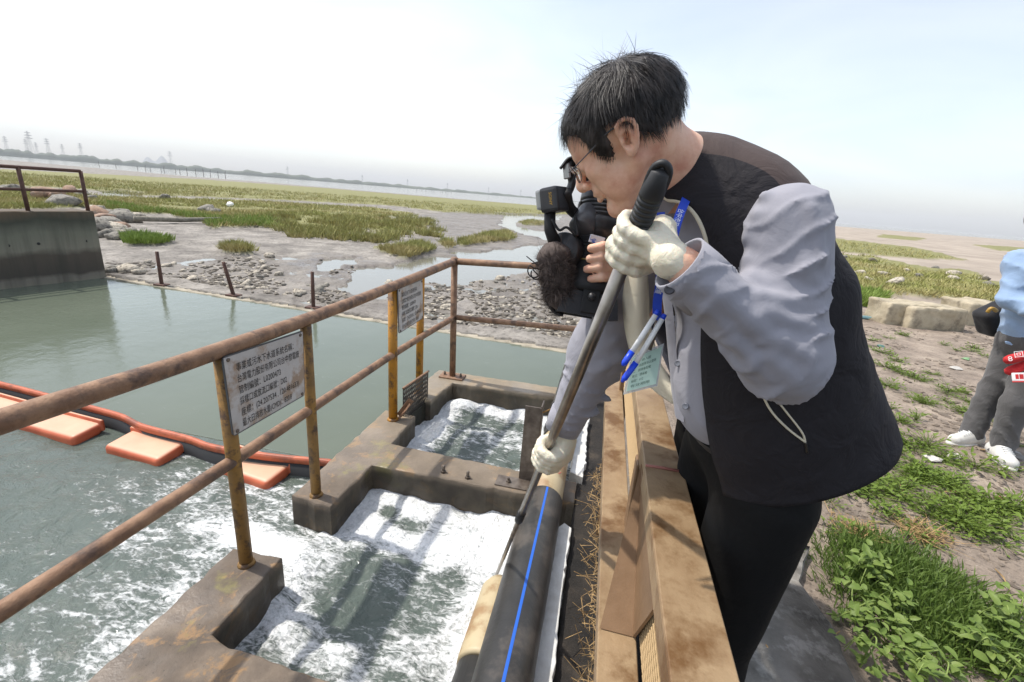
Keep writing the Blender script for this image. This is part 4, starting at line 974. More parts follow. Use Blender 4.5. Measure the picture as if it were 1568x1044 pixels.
# ---- the man: head in its own axes (cm: x ahead, y to his left, z up; ears at the origin)
pitch, yaw = math.radians(41), math.radians(19)
hz_ = np.array([-math.sin(pitch), 0, math.cos(pitch)]); f0 = np.array([-math.cos(pitch), 0, -math.sin(pitch)])
hx = math.cos(yaw) * f0 + math.sin(yaw) * np.array([0, 1., 0]); hy = np.cross(hz_, hx)
HS = .0095; HM = np.stack([hx, hy, hz_]) * HS                    # metres per head-centimetre
EAR = atY(958, 214, .722); HO = EAR - np.array([0., 7.4, 0.]) @ HM
def head2C(V): return np.asarray(V, float) @ HM + HO
def C2head(P): return (np.asarray(P, float) - HO) @ np.linalg.inv(HM)
NECK_B = C2head([.30, .86, 1.54])
def head_sdf(P):
    Q = P.copy(); Q[:, 1] = np.abs(Q[:, 1])
    d = s_ell(Q, (-.6, 0, 3.1), (9.2, 7.3, 6.7))
    d = smin(d, s_ell(Q, (4.2, 0, 3.0), (4.9, 6.1, 5.7)), 2.0)                    # forehead
    d = smin(d, s_ell(Q, (4.6, 0, -2.4), (4.5, 5.6, 6.0)), 1.8)                   # mid face
    d = smin(d, s_cap(Q, (.4, 5.0, -3.6), (6.6, 2.0, -9.0), 1.7, 1.6), 1.8)       # jaw line
    d = smin(d, s_cap(Q, (3.5, 0, -5), (6.6, 0, -8.6), 4.0, 2.4), 1.6)
    d = smin(d, s_sph(Q, (8.0, 0, -9.0), 1.55), 1.2)                              # chin
    d = smin(d, s_sph(Q, (6.4, 4.3, -1.4), 1.9), 1.5)                             # cheek
    d = smin(d, s_ell(Q, (5.0, 4.4, -4.6), (2.6, 1.6, 2.8)), 1.2)
    d = smin(d, s_cap(Q, (8.6, .8, 2.1), (7.2, 4.2, 2.2), .75, .6), .9)           # brow
    d = -smin(-d, s_ell(Q, (9.3, 3.1, .4), (1.5, 1.9, 1.15)), .7)                 # eye socket
    d = smin(d, s_sph(Q, (7.5, 3.1, .4), 1.42), .25)                              # lids
    d = smin(d, s_cap(Q, (8.8, 2.2, .05), (8.3, 4.2, .25), .22, .2), .25)
    d = smin(d, s_cap(Q, (8.7, 0, 1.6), (11.0, 0, -2.0), .62, .95), .8)           # nose
    d = smin(d, s_sph(Q, (10.9, 0, -2.5), .95), .5); d = smin(d, s_sph(Q, (10.0, 1.15, -2.75), .72), .45)
    d = smin(d, s_ell(Q, (8.6, 0, -4.4), (1.2, 2.6, 1.3)), .8)
    d = smin(d, s_cap(Q, (9.75, 0, -4.85), (8.3, 2.5, -5.3), .5, .22), .35)       # lips
    d = smin(d, s_cap(Q, (9.55, 0, -6.0), (8.2, 2.4, -5.55), .58, .22), .3)
    d = np.maximum(d, -s_cap(Q, (10.3, 0, -5.42), (8.5, 2.7, -5.45), .13, .09))
    d = smin(d, s_cap(P, (-2.2, 0, -2.0), NECK_B * .55 + np.array([-2.6, 0, -3.5]) * .45, 5.2, 5.4), 2.2)
    d = smin(d, s_cap(P, NECK_B * .55 + np.array([-3.0, 0, -3.5]) * .45, NECK_B, 5.7, 6.6), 2.0)
    d = smin(d, s_cap(P, (2.6, 0, -6.5), NECK_B + np.array([3.5, 0, 2.5]), 3.2, 3.4), 2.0)
    # ear
    A = np.array([[.96, 0, .28], [0, 1, 0], [-.28, 0, .96]])
    E_ = (Q - np.array([-.2, 7.0, .2], np.float32)); E_ = E_ @ A.T.astype(np.float32) * 1.14
    e = s_ell(E_, (-.5, .5, .1), (1.75, .55, 3.0))
    hel = [(.8, .2, .1), (1.15, .7, 1.3), (1.0, 1.1, 2.3), (.2, 1.3, 2.95), (-.8, 1.4, 3.0), (-1.75, 1.4, 2.4), (-2.15, 1.35, 1.2), (-2.0, 1.15, -.2), (-1.5, .9, -1.5), (-.8, .65, -2.5)]
    e = -smin(-e, s_ell(E_, (-.2, 1.05, -.45), (1.0, 1.0, 1.5)), .2)
    e = smin(e, s_chain(E_, hel, [.34, .38, .40, .40, .40, .40, .38, .36, .4, .5], .2), .3)
    e = smin(e, s_chain(E_, [(-.9, 1.0, 1.6), (-1.15, 1.05, .4), (-.9, .95, -.9)], [.3, .34, .3], .2), .4)
    e = smin(e, s_sph(E_, (.75, .55, -.45), .42), .3); e = smin(e, s_ell(E_, (-.2, .5, -2.6), (.75, .42, .85)), .4)
    return smin(d, e / 1.14, .45)
Vh, Fh = nets(lambda P: head_sdf(P), (-17, -9.8, -24), (12.8, 9.8, 13.6), .2); Vh = smooth_mesh(Vh, Fh, 2, .5)
HEADV = head2C(Vh)

# joints in photographer-aligned metres
S_n, E_n, W_n = np.array([.388, .695, 1.490]), np.array([.408, .655, 1.300]), atY(1042, 405, .625)
H_n = atY(1005, 385, .635)
ROD_T = atY(1022, 238, .62); ROD_B = (ROT.T @ atz(755, 893, WATER - .05))
rod_d = (ROD_B - ROD_T) / np.linalg.norm(ROD_B - ROD_T)
ROD_X = None
def on_rod(x, y):
    ts = np.linspace(0, np.linalg.norm(ROD_B - ROD_T), 3000); Q = ROD_T + ts[:, None] * rod_d; a, b = project(toW(Q)); i = np.argmin((a - x) ** 2 + (b - y) ** 2); return Q[i]
S_f = np.array([.285, 1.02, 1.45]); H_f = on_rod(842, 695); W_f = H_f + np.array([.035, .0, .075]); E_f = np.array([.215, 1.07, 1.155])
HIP_n, HIP_f = np.array([.525, .78, .97]), np.array([.52, .95, .97])
KN_n, KN_f = np.array([.49, .78, .52]), np.array([.49, .98, .50]); FT_n, FT_f = np.array([.50, .78, .09]), np.array([.50, 1.0, .09])
PEL, CHE = np.array([.53, .86, 1.0]), np.array([.415, .86, 1.35])
def body_sdf(P):
    d = s_cap(P, PEL, CHE, .09, .085); d = smin(d, s_cap(P, CHE + [.02, -.07, .06], CHE + [.02, .07, .06], .062), .05)
    d = smin(d, s_cap(P, CHE, (.335, .86, 1.51), .08, .06), .05)
    for a, b, c in ((S_n, E_n, W_n), (S_f, E_f, W_f)):
        d = smin(d, s_cap(P, a, b, .05, .04), .02); d = smin(d, s_cap(P, b, c, .038, .027), .02)
        d = smin(d, s_cap(P, CHE + [.02, 0, .10], a, .06, .045), .03)
    for h, kn, ft in ((HIP_n, KN_n, FT_n), (HIP_f, KN_f, FT_f)):
        d = smin(d, s_cap(P, h, kn, .085, .06), .03); d = smin(d, s_cap(P, kn, ft, .055, .04), .03)
        d = smin(d, s_cap(P, ft, ft + [-.13, -.01, -.05], .04, .03), .03)
    d = smin(d, s_cap(P, W_n, W_n + (H_n - W_n) * .45, .024, .020), .01); d = smin(d, s_cap(P, W_f, H_f, .024, .018), .01)
    return d
Vb, Fb = nets(body_sdf, (-.02, .45, .0), (.80, 1.22, 1.62), .013); Vb = smooth_mesh(Vb, Fb, 1)
man = empty('person', toW([.535, .88, 0]), 'man in grey shirt and black vest bending over the guard holding a steel rod', 'person')
put('body', toW(np.vstack([HEADV, Vb])), np.vstack([Fh, Fb + len(HEADV)]), SKIN, man)

# ---- hair: cap plus strands
hl_x = [-11, -8.5, -6, -3.2, -2.2, -1.2, 1.4, 2.0, 2.6, 4.4, 4.9, 6.0, 8.2, 10]; hl_z = [-4.6, -4.4, -3.9, -3.0, -.5, 2.9, 3.3, 1.0, -2.4, -1.6, 2.6, 5.2, 6.0, 6.2]
def hairg(P): return P[:, 2] - np.interp(P[:, 0], hl_x, hl_z)
nu_, nv_ = 110, 72; th = np.linspace(0, 2 * math.pi, nu_, endpoint=False); phv = np.linspace(.02, math.pi - .02, nv_)
D = np.array([(math.sin(p) * math.cos(t), math.sin(p) * math.sin(t), math.cos(p)) for p in phv for t in th])
T_ = np.full(len(D), 16.0)
lo_, hi_ = np.zeros(len(D)), np.full(len(D), 16.)
C0 = np.array([-.5, 0, 3.0])
for _ in range(18):
    mid = (lo_ + hi_) / 2; s_ = np.minimum(s_ell(C0 + D * mid[:, None], (-.6, 0, 3.1), (9.2, 7.3, 6.7)), s_ell(C0 + D * mid[:, None], (4.2, 0, 3.0), (4.9, 6.1, 5.7))); ins = s_ < 0
    lo_ = np.where(ins, mid, lo_); hi_ = np.where(ins, hi_, mid)
SK = C0 + D * lo_[:, None]; g = hairg(SK)
thk = np.where(g > 0, .12 + .75 * sst(g, 0, 3.2) + .25 * sst(SK[:, 2], 6, 11) + .25 * sst(SK[:, 0], 2, 7), -.9) + .55 * (fbm3(SK * .7, 3, 5) - .5) * (g > 0)
HV = SK + D * thk[:, None]; I = np.arange(nu_ * nv_).reshape(nv_, nu_)
HF = np.array([(I[i, j], I[i + 1, j], I[i + 1, (j + 1) % nu_], I[i, (j + 1) % nu_]) for i in range(nv_ - 1) for j in range(nu_)])
hair = put_c('hair', (head2C(HV), HF), HAIR, man)
rs = np.random.RandomState(4); cand = np.where(g > .35)[0]; wts = np.sin(np.repeat(phv, nu_))[cand]; cand = cand[g[cand] > .35 + 1.6 * (fbm3(SK[cand] * 1.3, 2, 12) - .42)]; wts = np.sin(np.repeat(phv, nu_))[cand]; pick = rs.choice(cand, 17000, p=wts / wts.sum())
R_ = SK[pick] + rs.randn(len(pick), 3) * .28; N_ = D[pick]; N_ = N_ / np.linalg.norm(N_, axis=1)[:, None]; th0 = thk[pick]
x_, z_ = R_[:, 0], R_[:, 2]
side = np.sign(R_[:, 1]) * np.clip(np.abs(R_[:, 1]) / 7, 0, 1)
crown = np.array([-4.5, 1.0, 10.5]); flow = R_ - crown; flow[:, 2] *= .8; flow /= np.linalg.norm(flow, axis=1)[:, None]; flow += np.c_[.35 * sst(x_, -1, 4), 0 * x_, -.25 - .5 * sst(x_, 6, 8)]
cl_ = np.c_[fbm3(R_ * .55 + 3, 2, 1), fbm3(R_ * .55 + 9, 2, 2), fbm3(R_ * .55 + 17, 2, 3)] - .5; flow += cl_ * 1.7
up = sst(z_, 6.8, 9.5)[:, None]
tuft = up * (rs.rand(len(x_), 1) > .95); flow = flow * (1 - .7 * tuft) + tuft * np.c_[-.1 + cl_[:, 0] * 3, cl_[:, 1] * 3, .6 + .4 * rs.rand(len(x_))]
flow -= N_ * ((flow * N_).sum(1) * (.95 - .8 * tuft[:, 0]))[:, None]; flow += rs.randn(len(x_), 3) * .10; flow /= np.linalg.norm(flow, axis=1)[:, None]
Ls = np.where(z_ > 6.4, 3.4, np.where(x_ > 6.0, 3.4, np.where(x_ > 3, 1.0, 2.2))) * (.45 + 1.1 * rs.rand(len(x_))); Ls = np.where(hairg(R_) < 1.2, Ls * .6, Ls); Ls = np.where(x_ < -5, Ls * .75, Ls)
st0 = R_ + N_ * (th0 - .12)[:, None]; segs = []
for t in np.linspace(0, 1, 5): segs.append(st0 + N_ * (Ls * (.17 * t * (1 - .95 * t)))[:, None] + flow * (Ls * t * (.35 + .65 * t))[:, None])
segs = np.stack(segs, 1); sd3 = np.cross(flow, N_) + rs.randn(len(x_), 3) * .35; sd3 /= np.linalg.norm(sd3, axis=1)[:, None]
wdt = np.array([.03, .034, .03, .022, .005])[None, :, None] * (.7 + .7 * rs.rand(len(x_), 1, 1))
Vs = np.stack([segs - sd3[:, None] * wdt, segs + sd3[:, None] * wdt], 2); n = len(x_)
base = np.arange(n)[:, None] * 10; Fs = np.concatenate([np.stack([base[:, 0] + 2 * i, base[:, 0] + 2 * i + 1, base[:, 0] + 2 * i + 3, base[:, 0] + 2 * i + 2], 1) for i in range(4)])
put_c('hair_strands', (head2C(Vs.reshape(-1, 3)), Fs), HAIR, hair, True, kind='stuff')
# brow, mouth line and spectacles
br = []
for i in range(60):
    t = rs.rand(); p = np.array([9.0 - 1.9 * t ** 1.5, (1.0 + 3.6 * t), 2.35 + .5 * math.sin(t * 2.6) - .2 * t]); d = np.array([-.25, .55, .25 - .5 * t]) + rs.randn(3) * .1
    p = p + rs.randn(3) * [.05, .05, .16]; br.append(tube([p, p + d * .5, p + d * .85], [.045, .04, .01], 3))
put_c('eyebrow', (lambda v: (head2C(v[0]), v[1]))(merge(*br)), HAIR, man)
FRAME_M = mat('spectacle_metal', rgb(92, 92, 96), rough=.3, metal=.8)
k = NT('spectacle_lens'); k.set(Roughness=.02, Transmission_Weight=1.0, IOR=1.06, Base_Color=(.97, .98, .98)); LENS = k.m
gl = empty('spectacles', toW(head2C([[9.5, 0, 0]])[0]), 'thin metal framed spectacles worn by the man with the rod', 'spectacles')
for s in (1, -1):
    put_c('temple_arm', (lambda v: (head2C(v[0]), v[1]))(tube(spline([(-.8, 7.3 * s, 1.6), (1.0, 7.45 * s, 2.5), (5.0, 7.1 * s, 1.9), (9.0, 6.3 * s, 1.3), (10.2, 5.7 * s, 1.2)], 5), [.16] * 11 + [.1] * 10, 6)), FRAME_M, gl)
    cl = np.array([10.1, 3.3 * s, .2]); ring = [cl + np.array([-.35 * math.cos(t) * s * 0 - .5 * abs(math.cos(t)) ** 2, 2.5 * math.cos(t), 1.55 * math.sin(t)]) for t in np.linspace(0, 2 * math.pi, 33)]
    put_c('rim', (lambda v: (head2C(v[0]), v[1]))(tube(ring, .06, 5, False)), FRAME_M, gl)
    a = np.array(ring[:-1]); put_c('lens', (lambda v: (head2C(v[0]), v[1]))(ring_loft([a, a + [.10, 0, 0]])), LENS, gl)
    put_c('nose_pad', (lambda v: (head2C(v[0]), v[1]))(merge(tube([(9.9, .9 * s, -.1), (10.3, 1.1 * s, -.7)], [.16, .12], 6), tube([(10.3, 1.1 * s, -.3), (10.2, 1.35 * s, .2)], .04, 4))), LENS, gl)
put_c('bridge', (lambda v: (head2C(v[0]), v[1]))(tube([(10.0, -1.0, .5), (10.4, 0, .75), (10.0, 1.0, .5)], .06, 5)), FRAME_M, gl)

# ---- shirt
def ell_ring(c, ax_in, half_in, half_d, n=48, power=2.4, tilt=None):
    # ring around the trunk; angle 0 = front, goes towards the camera side
    ax_in = np.asarray(ax_in, float) / np.linalg.norm(ax_in); out = []
    for k_ in range(n):
        t = 2 * math.pi * k_ / n; ct, st = math.cos(t), math.sin(t)
        cx = -math.copysign(abs(ct) ** (2 / power), ct); cy = -math.copysign(abs(st) ** (2 / power), st)
        out.append(np.asarray(c) + ax_in * half_in * cx + np.array([0, 1., 0]) * half_d * cy)
    return np.array(out)
axp = np.array([.86, 0, .50])
def shirt_sdf(P):
    d = s_cap(P, (.49, .86, 1.14), (.43, .86, 1.36), .120, .113)
    d = smin(d, s_ell(P, (.405, .86, 1.42), (.115, .17, .13)), .06)
    d = smin(d, s_cap(P, (.37, .86, 1.47), (.300, .86, 1.545), .085, .062), .05)
    d = smin(d, s_ell(P, (.405, .85, 1.20), (.075, .11, .13)), .05)
    wv = fbm3(P * 8 + 2, 2, 3) * 3; return d - .006 * (1 - np.abs(np.sin(P[:, 2] * 40 + P[:, 0] * 55 + wv * 3))) ** 2 * sst(fbm3(P * 10, 2, 8), .35, .6)
def arm_sdf(P, S, E, W, r0, r1, r2, r3, folds=(), seed=0, cuff=None):
    d = s_cap(P, S, E, r0, r1); d = smin(d, s_cap(P, E, W, r2, r3), .045)
    for a, b, r in folds: d = smin(d, s_cap(P, a, b, r, r * .5), .012)
    n = fbm3(P * 22 + seed, 3, seed) - .5
    ax1 = (E - S) / np.linalg.norm(E - S); ax2 = (W - E) / np.linalg.norm(W - E); t1 = P @ ax1.astype(np.float32); t2 = P @ ax2.astype(np.float32); up_ = P[:, 2] > E[2] + .02
    wq = fbm3(P * 9 + 4, 2, seed + 5) * 3.2
    r1 = 1 - np.abs(np.sin(t1 * 62 + P[:, 0] * 38 + wq * 2.2)); r2 = 1 - np.abs(np.sin(t2 * 66 - P[:, 2] * 30 + wq * 2.4))
    near_e = np.exp(-(np.linalg.norm(P - E.astype(np.float32), axis=1) / .11) ** 2); bl = sst(P[:, 2], E[2] - .01, E[2] + .07)
    return d + .008 * n - .0130 * (.40 + .75 * near_e) * (r1 ** 3 * bl + r2 ** 3 * (1 - bl)) * sst(fbm3(P * 11 + 7, 2, seed + 9), .34, .62)
def on_surf(fn, p, it=12):        # slide a point onto an implicit surface along the sight line from the camera
    o = np.array([0, 0, CAMZ]); d = np.asarray(p) - o; L = np.linalg.norm(d); d /= L
    t = L - .25
    for _ in range(60):
        v = fn((o + d * t)[None].astype(np.float32))[0]
        if v < .0005: break
        t += max(v * .7, .0008)
        if t > L + .2: return np.asarray(p, float)
    return o + d * t
base_n = lambda P: arm_sdf(P, S_n, E_n, W_n, .058, .054, .052, .038)
fold_px = [((1160, 330), (1250, 372), .010), ((1150, 362), (1235, 398), .011), ((1148, 398), (1225, 420), .010), ((1172, 300), (1255, 345), .008), ((1150, 428), (1232, 452), .012), ((1160, 455), (1250, 470), .012),
           ((1165, 478), (1240, 500), .012), ((1150, 490), (1190, 530), .011), ((1132, 470), (1160, 520), .009), ((1100, 455), (1150, 500), .010), ((1085, 470), (1140, 530), .009), ((1120, 520), (1180, 575), .010), ((1110, 535), (1150, 575), .008),
           ((1195, 520), (1235, 545), .010), ((1180, 545), (1215, 580), .009), ((1075, 435), (1120, 455), .008), ((1240, 320), (1258, 400), .007), ((1230, 410), (1255, 440), .008)]
def folds3(fn, px, Y):
    out = []
    for a, b, r in px:
        A_, B_ = on_surf(fn, atY(*a, Y)), on_surf(fn, atY(*b, Y)); n_ = (A_ + B_) / 2 - [0, 0, CAMZ]; n_ /= np.linalg.norm(n_); out.append((A_ + n_ * r * .55, B_ + n_ * r * .55, r))
    return out
fn_ = folds3(base_n, fold_px, .66)
V, F = nets(lambda P: arm_sdf(P, S_n, E_n, W_n, .058, .054, .052, .038, fn_, 3), (.12, .50, 1.15), (.56, .82, 1.62), .0042)
axw = (W_n - E_n) / np.linalg.norm(W_n - E_n)
sh = put_c('shirt', nets(shirt_sdf, (.18, .62, .92), (.72, 1.1, 1.64), .009), SHIRT, man)
V, F = V, F[((V[F] - (W_n + axw * .002)) @ axw < 0).all(1)]
V, F = biggest(V, F); put_c('sleeve', (smooth_mesh(V, F, 1, .22), F), SHIRT, sh)
# cuff with button
ca, cb = W_n - axw * .060, W_n + axw * .004; ra_, rb_, _ = frame(axw, (0, 1, 0)); 
def cuff(ca, cb, r0, r1, ref, flat=.8):
    prof = [(0, r0 - .004), (0.0, r0), (.5, (r0 + r1) / 2 + .001), (1., r1), (1.0, r1 - .0035), (.3, r0 - .006)]
    return ring_loft([tube([ca + (cb - ca) * t, ca + (cb - ca) * (t + .01)], [r, r], 28, False, flat, ref)[0][:28] for t, r in prof], True, False)
cu = put_c('cuff', cuff(ca, cb, .044, .042, (0, 1, 0)), SHIRT, sh)
BUTTON = mat('shirt_button', rgb(120, 122, 130), rough=.25); DARKB = mat('cuff_button', rgb(52, 50, 56), rough=.3)
def button(p, nrm, m, par, r=.006):
    return put_c('button', lathe([(0, r), (.002, r), (.0028, r * .8), (.0018, r * .55), (.0018, r * .1)], p, nrm, 14), m, par)
tow = lambda p: -(np.asarray(p) - [0, 0, CAMZ]) / np.linalg.norm(np.asarray(p) - [0, 0, CAMZ])
cuffn = lambda P: s_cap(P, ca, cb, .0415, .0395)
p = on_surf(cuffn, atY(1025, 443, .6)); button(p + tow(p) * .001, tow(p), DARKB, cu, .007)
# far sleeve
base_f = lambda P: arm_sdf(P, S_f, E_f, W_f + [.01, 0, .03], .075, .066, .064, .046)
ff = folds3(base_f, [((940, 520), (905, 545), .010), ((950, 545), (905, 570), .011), ((945, 580), (890, 600), .010), ((930, 610), (880, 610), .009), ((925, 560), (895, 590), .008), ((912, 630), (872, 640), .009), ((935, 500), (915, 530), .008)], 1.05)
V, F = nets(lambda P: arm_sdf(P, S_f, E_f, W_f + [.01, 0, .03], .075, .066, .064, .046, ff, 8), (.02, .90, .85), (.45, 1.16, 1.58), .006)
axf = (W_f - E_f) / np.linalg.norm(W_f - E_f); F = F[((V[F] - (W_f - axf * .01)) @ axf < 0).all(1)]
V, F = biggest(V, F); put_c('sleeve', (smooth_mesh(V, F, 1, .22), F), SHIRT, sh)
put_c('cuff', cuff(W_f - axf * .055, W_f + axf * .006, .050, .046, (0, 1, 0)), SHIRT, sh)
# placket and buttons down the front
for x, y in ((1033, 488), (1038, 556), (1050, 622)):
    p = on_surf(shirt_sdf, atY(x, y, .85)); button(p + tow(p) * .004, tow(p) * .6 + np.array([-.4, -.2, 0]), BUTTON, sh, .0065)
pl_ = [on_surf(shirt_sdf, atY(x, y, .85)) + [-.003, -.002, 0] for x, y in ((1012, 360), (1018, 420), (1026, 480), (1032, 550), (1042, 640))]
put_c('placket', ring_loft([[p + [-.004, .016, 0], p + [-.006, 0, 0], p + [.004, -.017, 0]] for p in spline(pl_, 6)], False), SHIRT, sh)
put_c('shirt_collar', ring_loft([ell_ring((.238 + .012 * i, .86, 1.556 - .006 * i), (.30, 0, .95), .058 + .006 * i, .066 + .008 * i, 40, 2.1) for i in (0, 1, 2)], True, False), SHIRT, sh)

# ---- trousers, belt, shoes
def trous(P):
    d = s_ell(P, (.515, .86, 1.08), (.122, .158, .15))
    for h, kn, ft in ((HIP_n, KN_n, FT_n), (HIP_f, KN_f, FT_f)):
        d = smin(d, s_cap(P, h, kn, .095, .075), .04); d = smin(d, s_cap(P, kn, ft + [0, 0, -.03], .074, .064), .04)
    return d + .014 * (fbm3(P * np.array([9, 9, 6], np.float32), 3, 2) - .5)
V, F = nets(trous, (.36, .6, .05), (.80, 1.16, 1.2), .011); put_c('trousers', (smooth_mesh(V, F, 1), F), TROUS, man)
for ft in (FT_n, FT_f):
    V, F = nets(lambda P: smin(s_cap(P, ft + [.03, 0, -.035], ft + [-.14, -.01, -.052], .05, .038), s_cap(P, ft + [0, 0, 0], ft + [0, 0, -.04], .045, .05), .03) if True else 0, ft + [-.22, -.1, -.092], ft + [.12, .1, .08], .008)
    V[:, 2] = np.maximum(V[:, 2], .006); put_c('shoe', (V, F), mat('black_leather', rgb(22, 21, 20), rough=.4), man)
blt = ring_loft([ell_ring((.505 + dz * -.5, .86, 1.10 + dz), axp, .120, .15, 40, 2.2) for dz in (-.018, .018)], True, False); put_c('belt', blt, mat('belt_leather', rgb(24, 22, 22), rough=.4), man)

# ---- vest: open-fronted loft, cream lining on the inside, stand-up collar
def vest_section(c, ax, hi, hd, t0, t1, n=60, power=2.3, front=None):
    ax = np.asarray(ax, float) / np.linalg.norm(ax); out = []
    for t in np.linspace(math.radians(t0), math.radians(t1), n):
        ct, st = math.cos(t), math.sin(t); cx = -math.copysign(abs(ct) ** (2 / power), ct); cy = -math.copysign(abs(st) ** (2 / power), st)
        out.append(np.asarray(c) + ax * hi * cx + np.array([0, 1., 0]) * hd * cy)
    return np.array(out)
SEC = [  # centre, in-plane axis, half length fore-aft, half width, front opening angles
 ((.572, .875, 1.045), (.91, 0, .42), .178, .190, 34, 322),
 ((.556, .873, 1.080), (.91, 0, .42), .174, .190, 33, 322),
 ((.530, .870, 1.130), (.90, 0, .42), .172, .190, 32, 322),
 ((.497, .868, 1.205), (.90, 0, .42), .160, .187, 31, 320),
 ((.460, .865, 1.285), (.91, 0, .40), .143, .185, 30, 318),
 ((.436, .862, 1.360), (.92, 0, .38), .132, .183, 29, 315),
 ((.398, .860, 1.428), (.92, 0, .38), .116, .178, 36, 312),
 ((.372, .860, 1.485), (.91, 0, .42), .112, .168, 44, 312),
 ((.332, .860, 1.530), (.84, 0, .54), .104, .148, 50, 312),
 ((.290, .860, 1.550), (.70, 0, .71), .086, .120, 54, 314),
 ((.262, .860, 1.558), (.50, 0, .86), .074, .094, 50, 318),
 ((.246, .860, 1.560), (.38, 0, .92), .068, .080, 54, 320),
]
cs_ = spline(np.array([s[0] for s in SEC]), 4); ax_s = spline(np.array([s[1] for s in SEC]), 4); hs_ = spline(np.array([[s[2], s[3], s[4], s[5]] for s in SEC]), 4)
rings = [vest_section(c, a, h[0], h[1], h[2], h[3]) for c, a, h in zip(cs_, ax_s, hs_)]
V, F = ring_loft(rings, False); V = V.copy()
cent = np.repeat(cs_, 60, 0); out_ = V - cent; out_ /= np.linalg.norm(out_, axis=1)[:, None]
hgt_ = np.repeat(np.linspace(1, 0, len(rings)), 60); angv = np.tile(np.linspace(0, 1, 60), len(rings))
V += out_ * ((.034 * (fbm3(V * np.array([8, 8, 3.5]), 3, 3) - .5) + .014 * (fbm3(V * 22, 3, 7) - .5)) * (.35 + .5 * hgt_ - .45 * hgt_ ** 6))[:, None]
fl = np.exp(-((angv - .52) / .16) ** 2) * hgt_ ** 2 * .030; V += out_ * fl[:, None]                   # loose tail at the back
V_VEST, F_VEST = V, F; vest = put_c('vest', (V, F), [VEST, LINING, VEST_B], man)
sm = vest.modifiers.new('cloth_thickness', 'SOLIDIFY'); sm.thickness = .006; sm.offset = 1; sm.material_offset = 0; sm.use_rim = True
for p in vest.data.polygons:
    i = p.index // 59
    if i > len(rings) - 22 and 12 < p.index % 59 < 46: p.material_index = 2
# lining just inside, cream
V2 = V - out_ * .004; put_c('lining', (V2, [f[::-1] for f in F]), LINING, vest)
cr = []
for i, (dx, r0, r1) in enumerate(((0, .069, .079), (-.010, .066, .076), (-.022, .065, .075), (-.034, .066, .075), (-.042, .068, .077))):
    cr.append(vest_section((.236 + dx * 1.3, .86, 1.561 - dx * .15), (.34 + dx * 4, 0, .94), r0, r1, 54 + i * 2, 320 - i * 2, 50, 2.0))
V, F = ring_loft(cr, False); col_ = put_c('vest_collar', (V, F), [VEST], vest); sm = col_.modifiers.new('cloth_thickness', 'SOLIDIFY'); sm.thickness = .006; sm.offset = 1
c_in = np.vstack([np.array(r) for r in cr]); cc = np.repeat([np.mean(r, 0) for r in cr], 50, 0); put_c('collar_lining', (c_in - (c_in - cc) * .05, [f[::-1] for f in F]), LINING, vest)
from mathutils.bvhtree import BVHTree
VBV = BVHTree.FromPolygons([tuple(p) for p in V_VEST], [tuple(f) for f in F_VEST])
def vest_hit(x, y):
    d = rayC(x, y); h = VBV.ray_cast(Vector((0, 0, CAMZ)), Vector(d).normalized()); return np.array(h[0]) if h[0] is not None else atY(x, y, .7)
def strip(px, wid, m, name, par, lift=.008, thick=.003):
    pts = spline([vest_hit(x, y) + tow(vest_hit(x, y)) * lift for x, y in px], 5)
    return put_c(name, tube(pts, wid, 8, True, .45), m, par)
strip([(1162, 592), (1180, 628), (1205, 655), (1232, 676)], .0042, LINING, 'pocket_piping', vest)
strip([(1178, 598), (1205, 632), (1228, 662), (1233, 678)], .0036, LINING, 'pocket_piping', vest)
strip([(1232, 676), (1234, 684), (1235, 692)], .0045, mat('zip_pull', rgb(70, 66, 62), rough=.4, metal=.6), 'zip_pull', vest)
edge = np.array([r[0] for r in rings]); put_c('front_piping', tube((edge + (edge - cs_) * .02)[14:], .0035, 8), LINING, vest)
edge = np.array(cr[-1]); put_c('collar_piping', tube(edge + (edge - edge.mean(0)) * .05, .0048, 8), LINING, vest)
V, F = text_mesh('中市', 1.); p = vest_hit(1084, 404); t_ = tow(p); xr = np.cross([0, 0, 1], t_); xr /= np.linalg.norm(xr); yu = np.cross(t_, xr)
put_c('embroidery', (p + t_ * .010 + (V[:, :1] - .95) * xr * .016 + V[:, 1:2] * yu * .016, F), mat('green_thread', rgb(40, 150, 110), rough=.7), vest, False)

# far front panel of the vest, its cream inside hanging open
Lp = spline([atY(958, 412, .945), atY(958, 470, .945), atY(966, 530, .94), atY(986, 580, .92), atY(1020, 612, .89), atY(1046, 628, .86)], 6); Rp = spline([atY(988, 405, .93), atY(994, 470, .93), atY(1003, 530, .925), atY(1018, 570, .91), atY(1040, 596, .885), atY(1056, 612, .86)], 6)
rgs = []
for i_, (a_, b_) in enumerate(zip(Lp, Rp)):
    rgs.append([a_ + (b_ - a_) * t + np.array([0, .010 * math.sin(t * 7 + i_ * .25) - .012 * math.sin(math.pi * t), 0]) for t in np.linspace(0, 1, 9)])
o = put_c('open_front_panel', ring_loft(rgs, False), LINING, vest); sm = o.modifiers.new('cloth_thickness', 'SOLIDIFY'); sm.thickness = .006
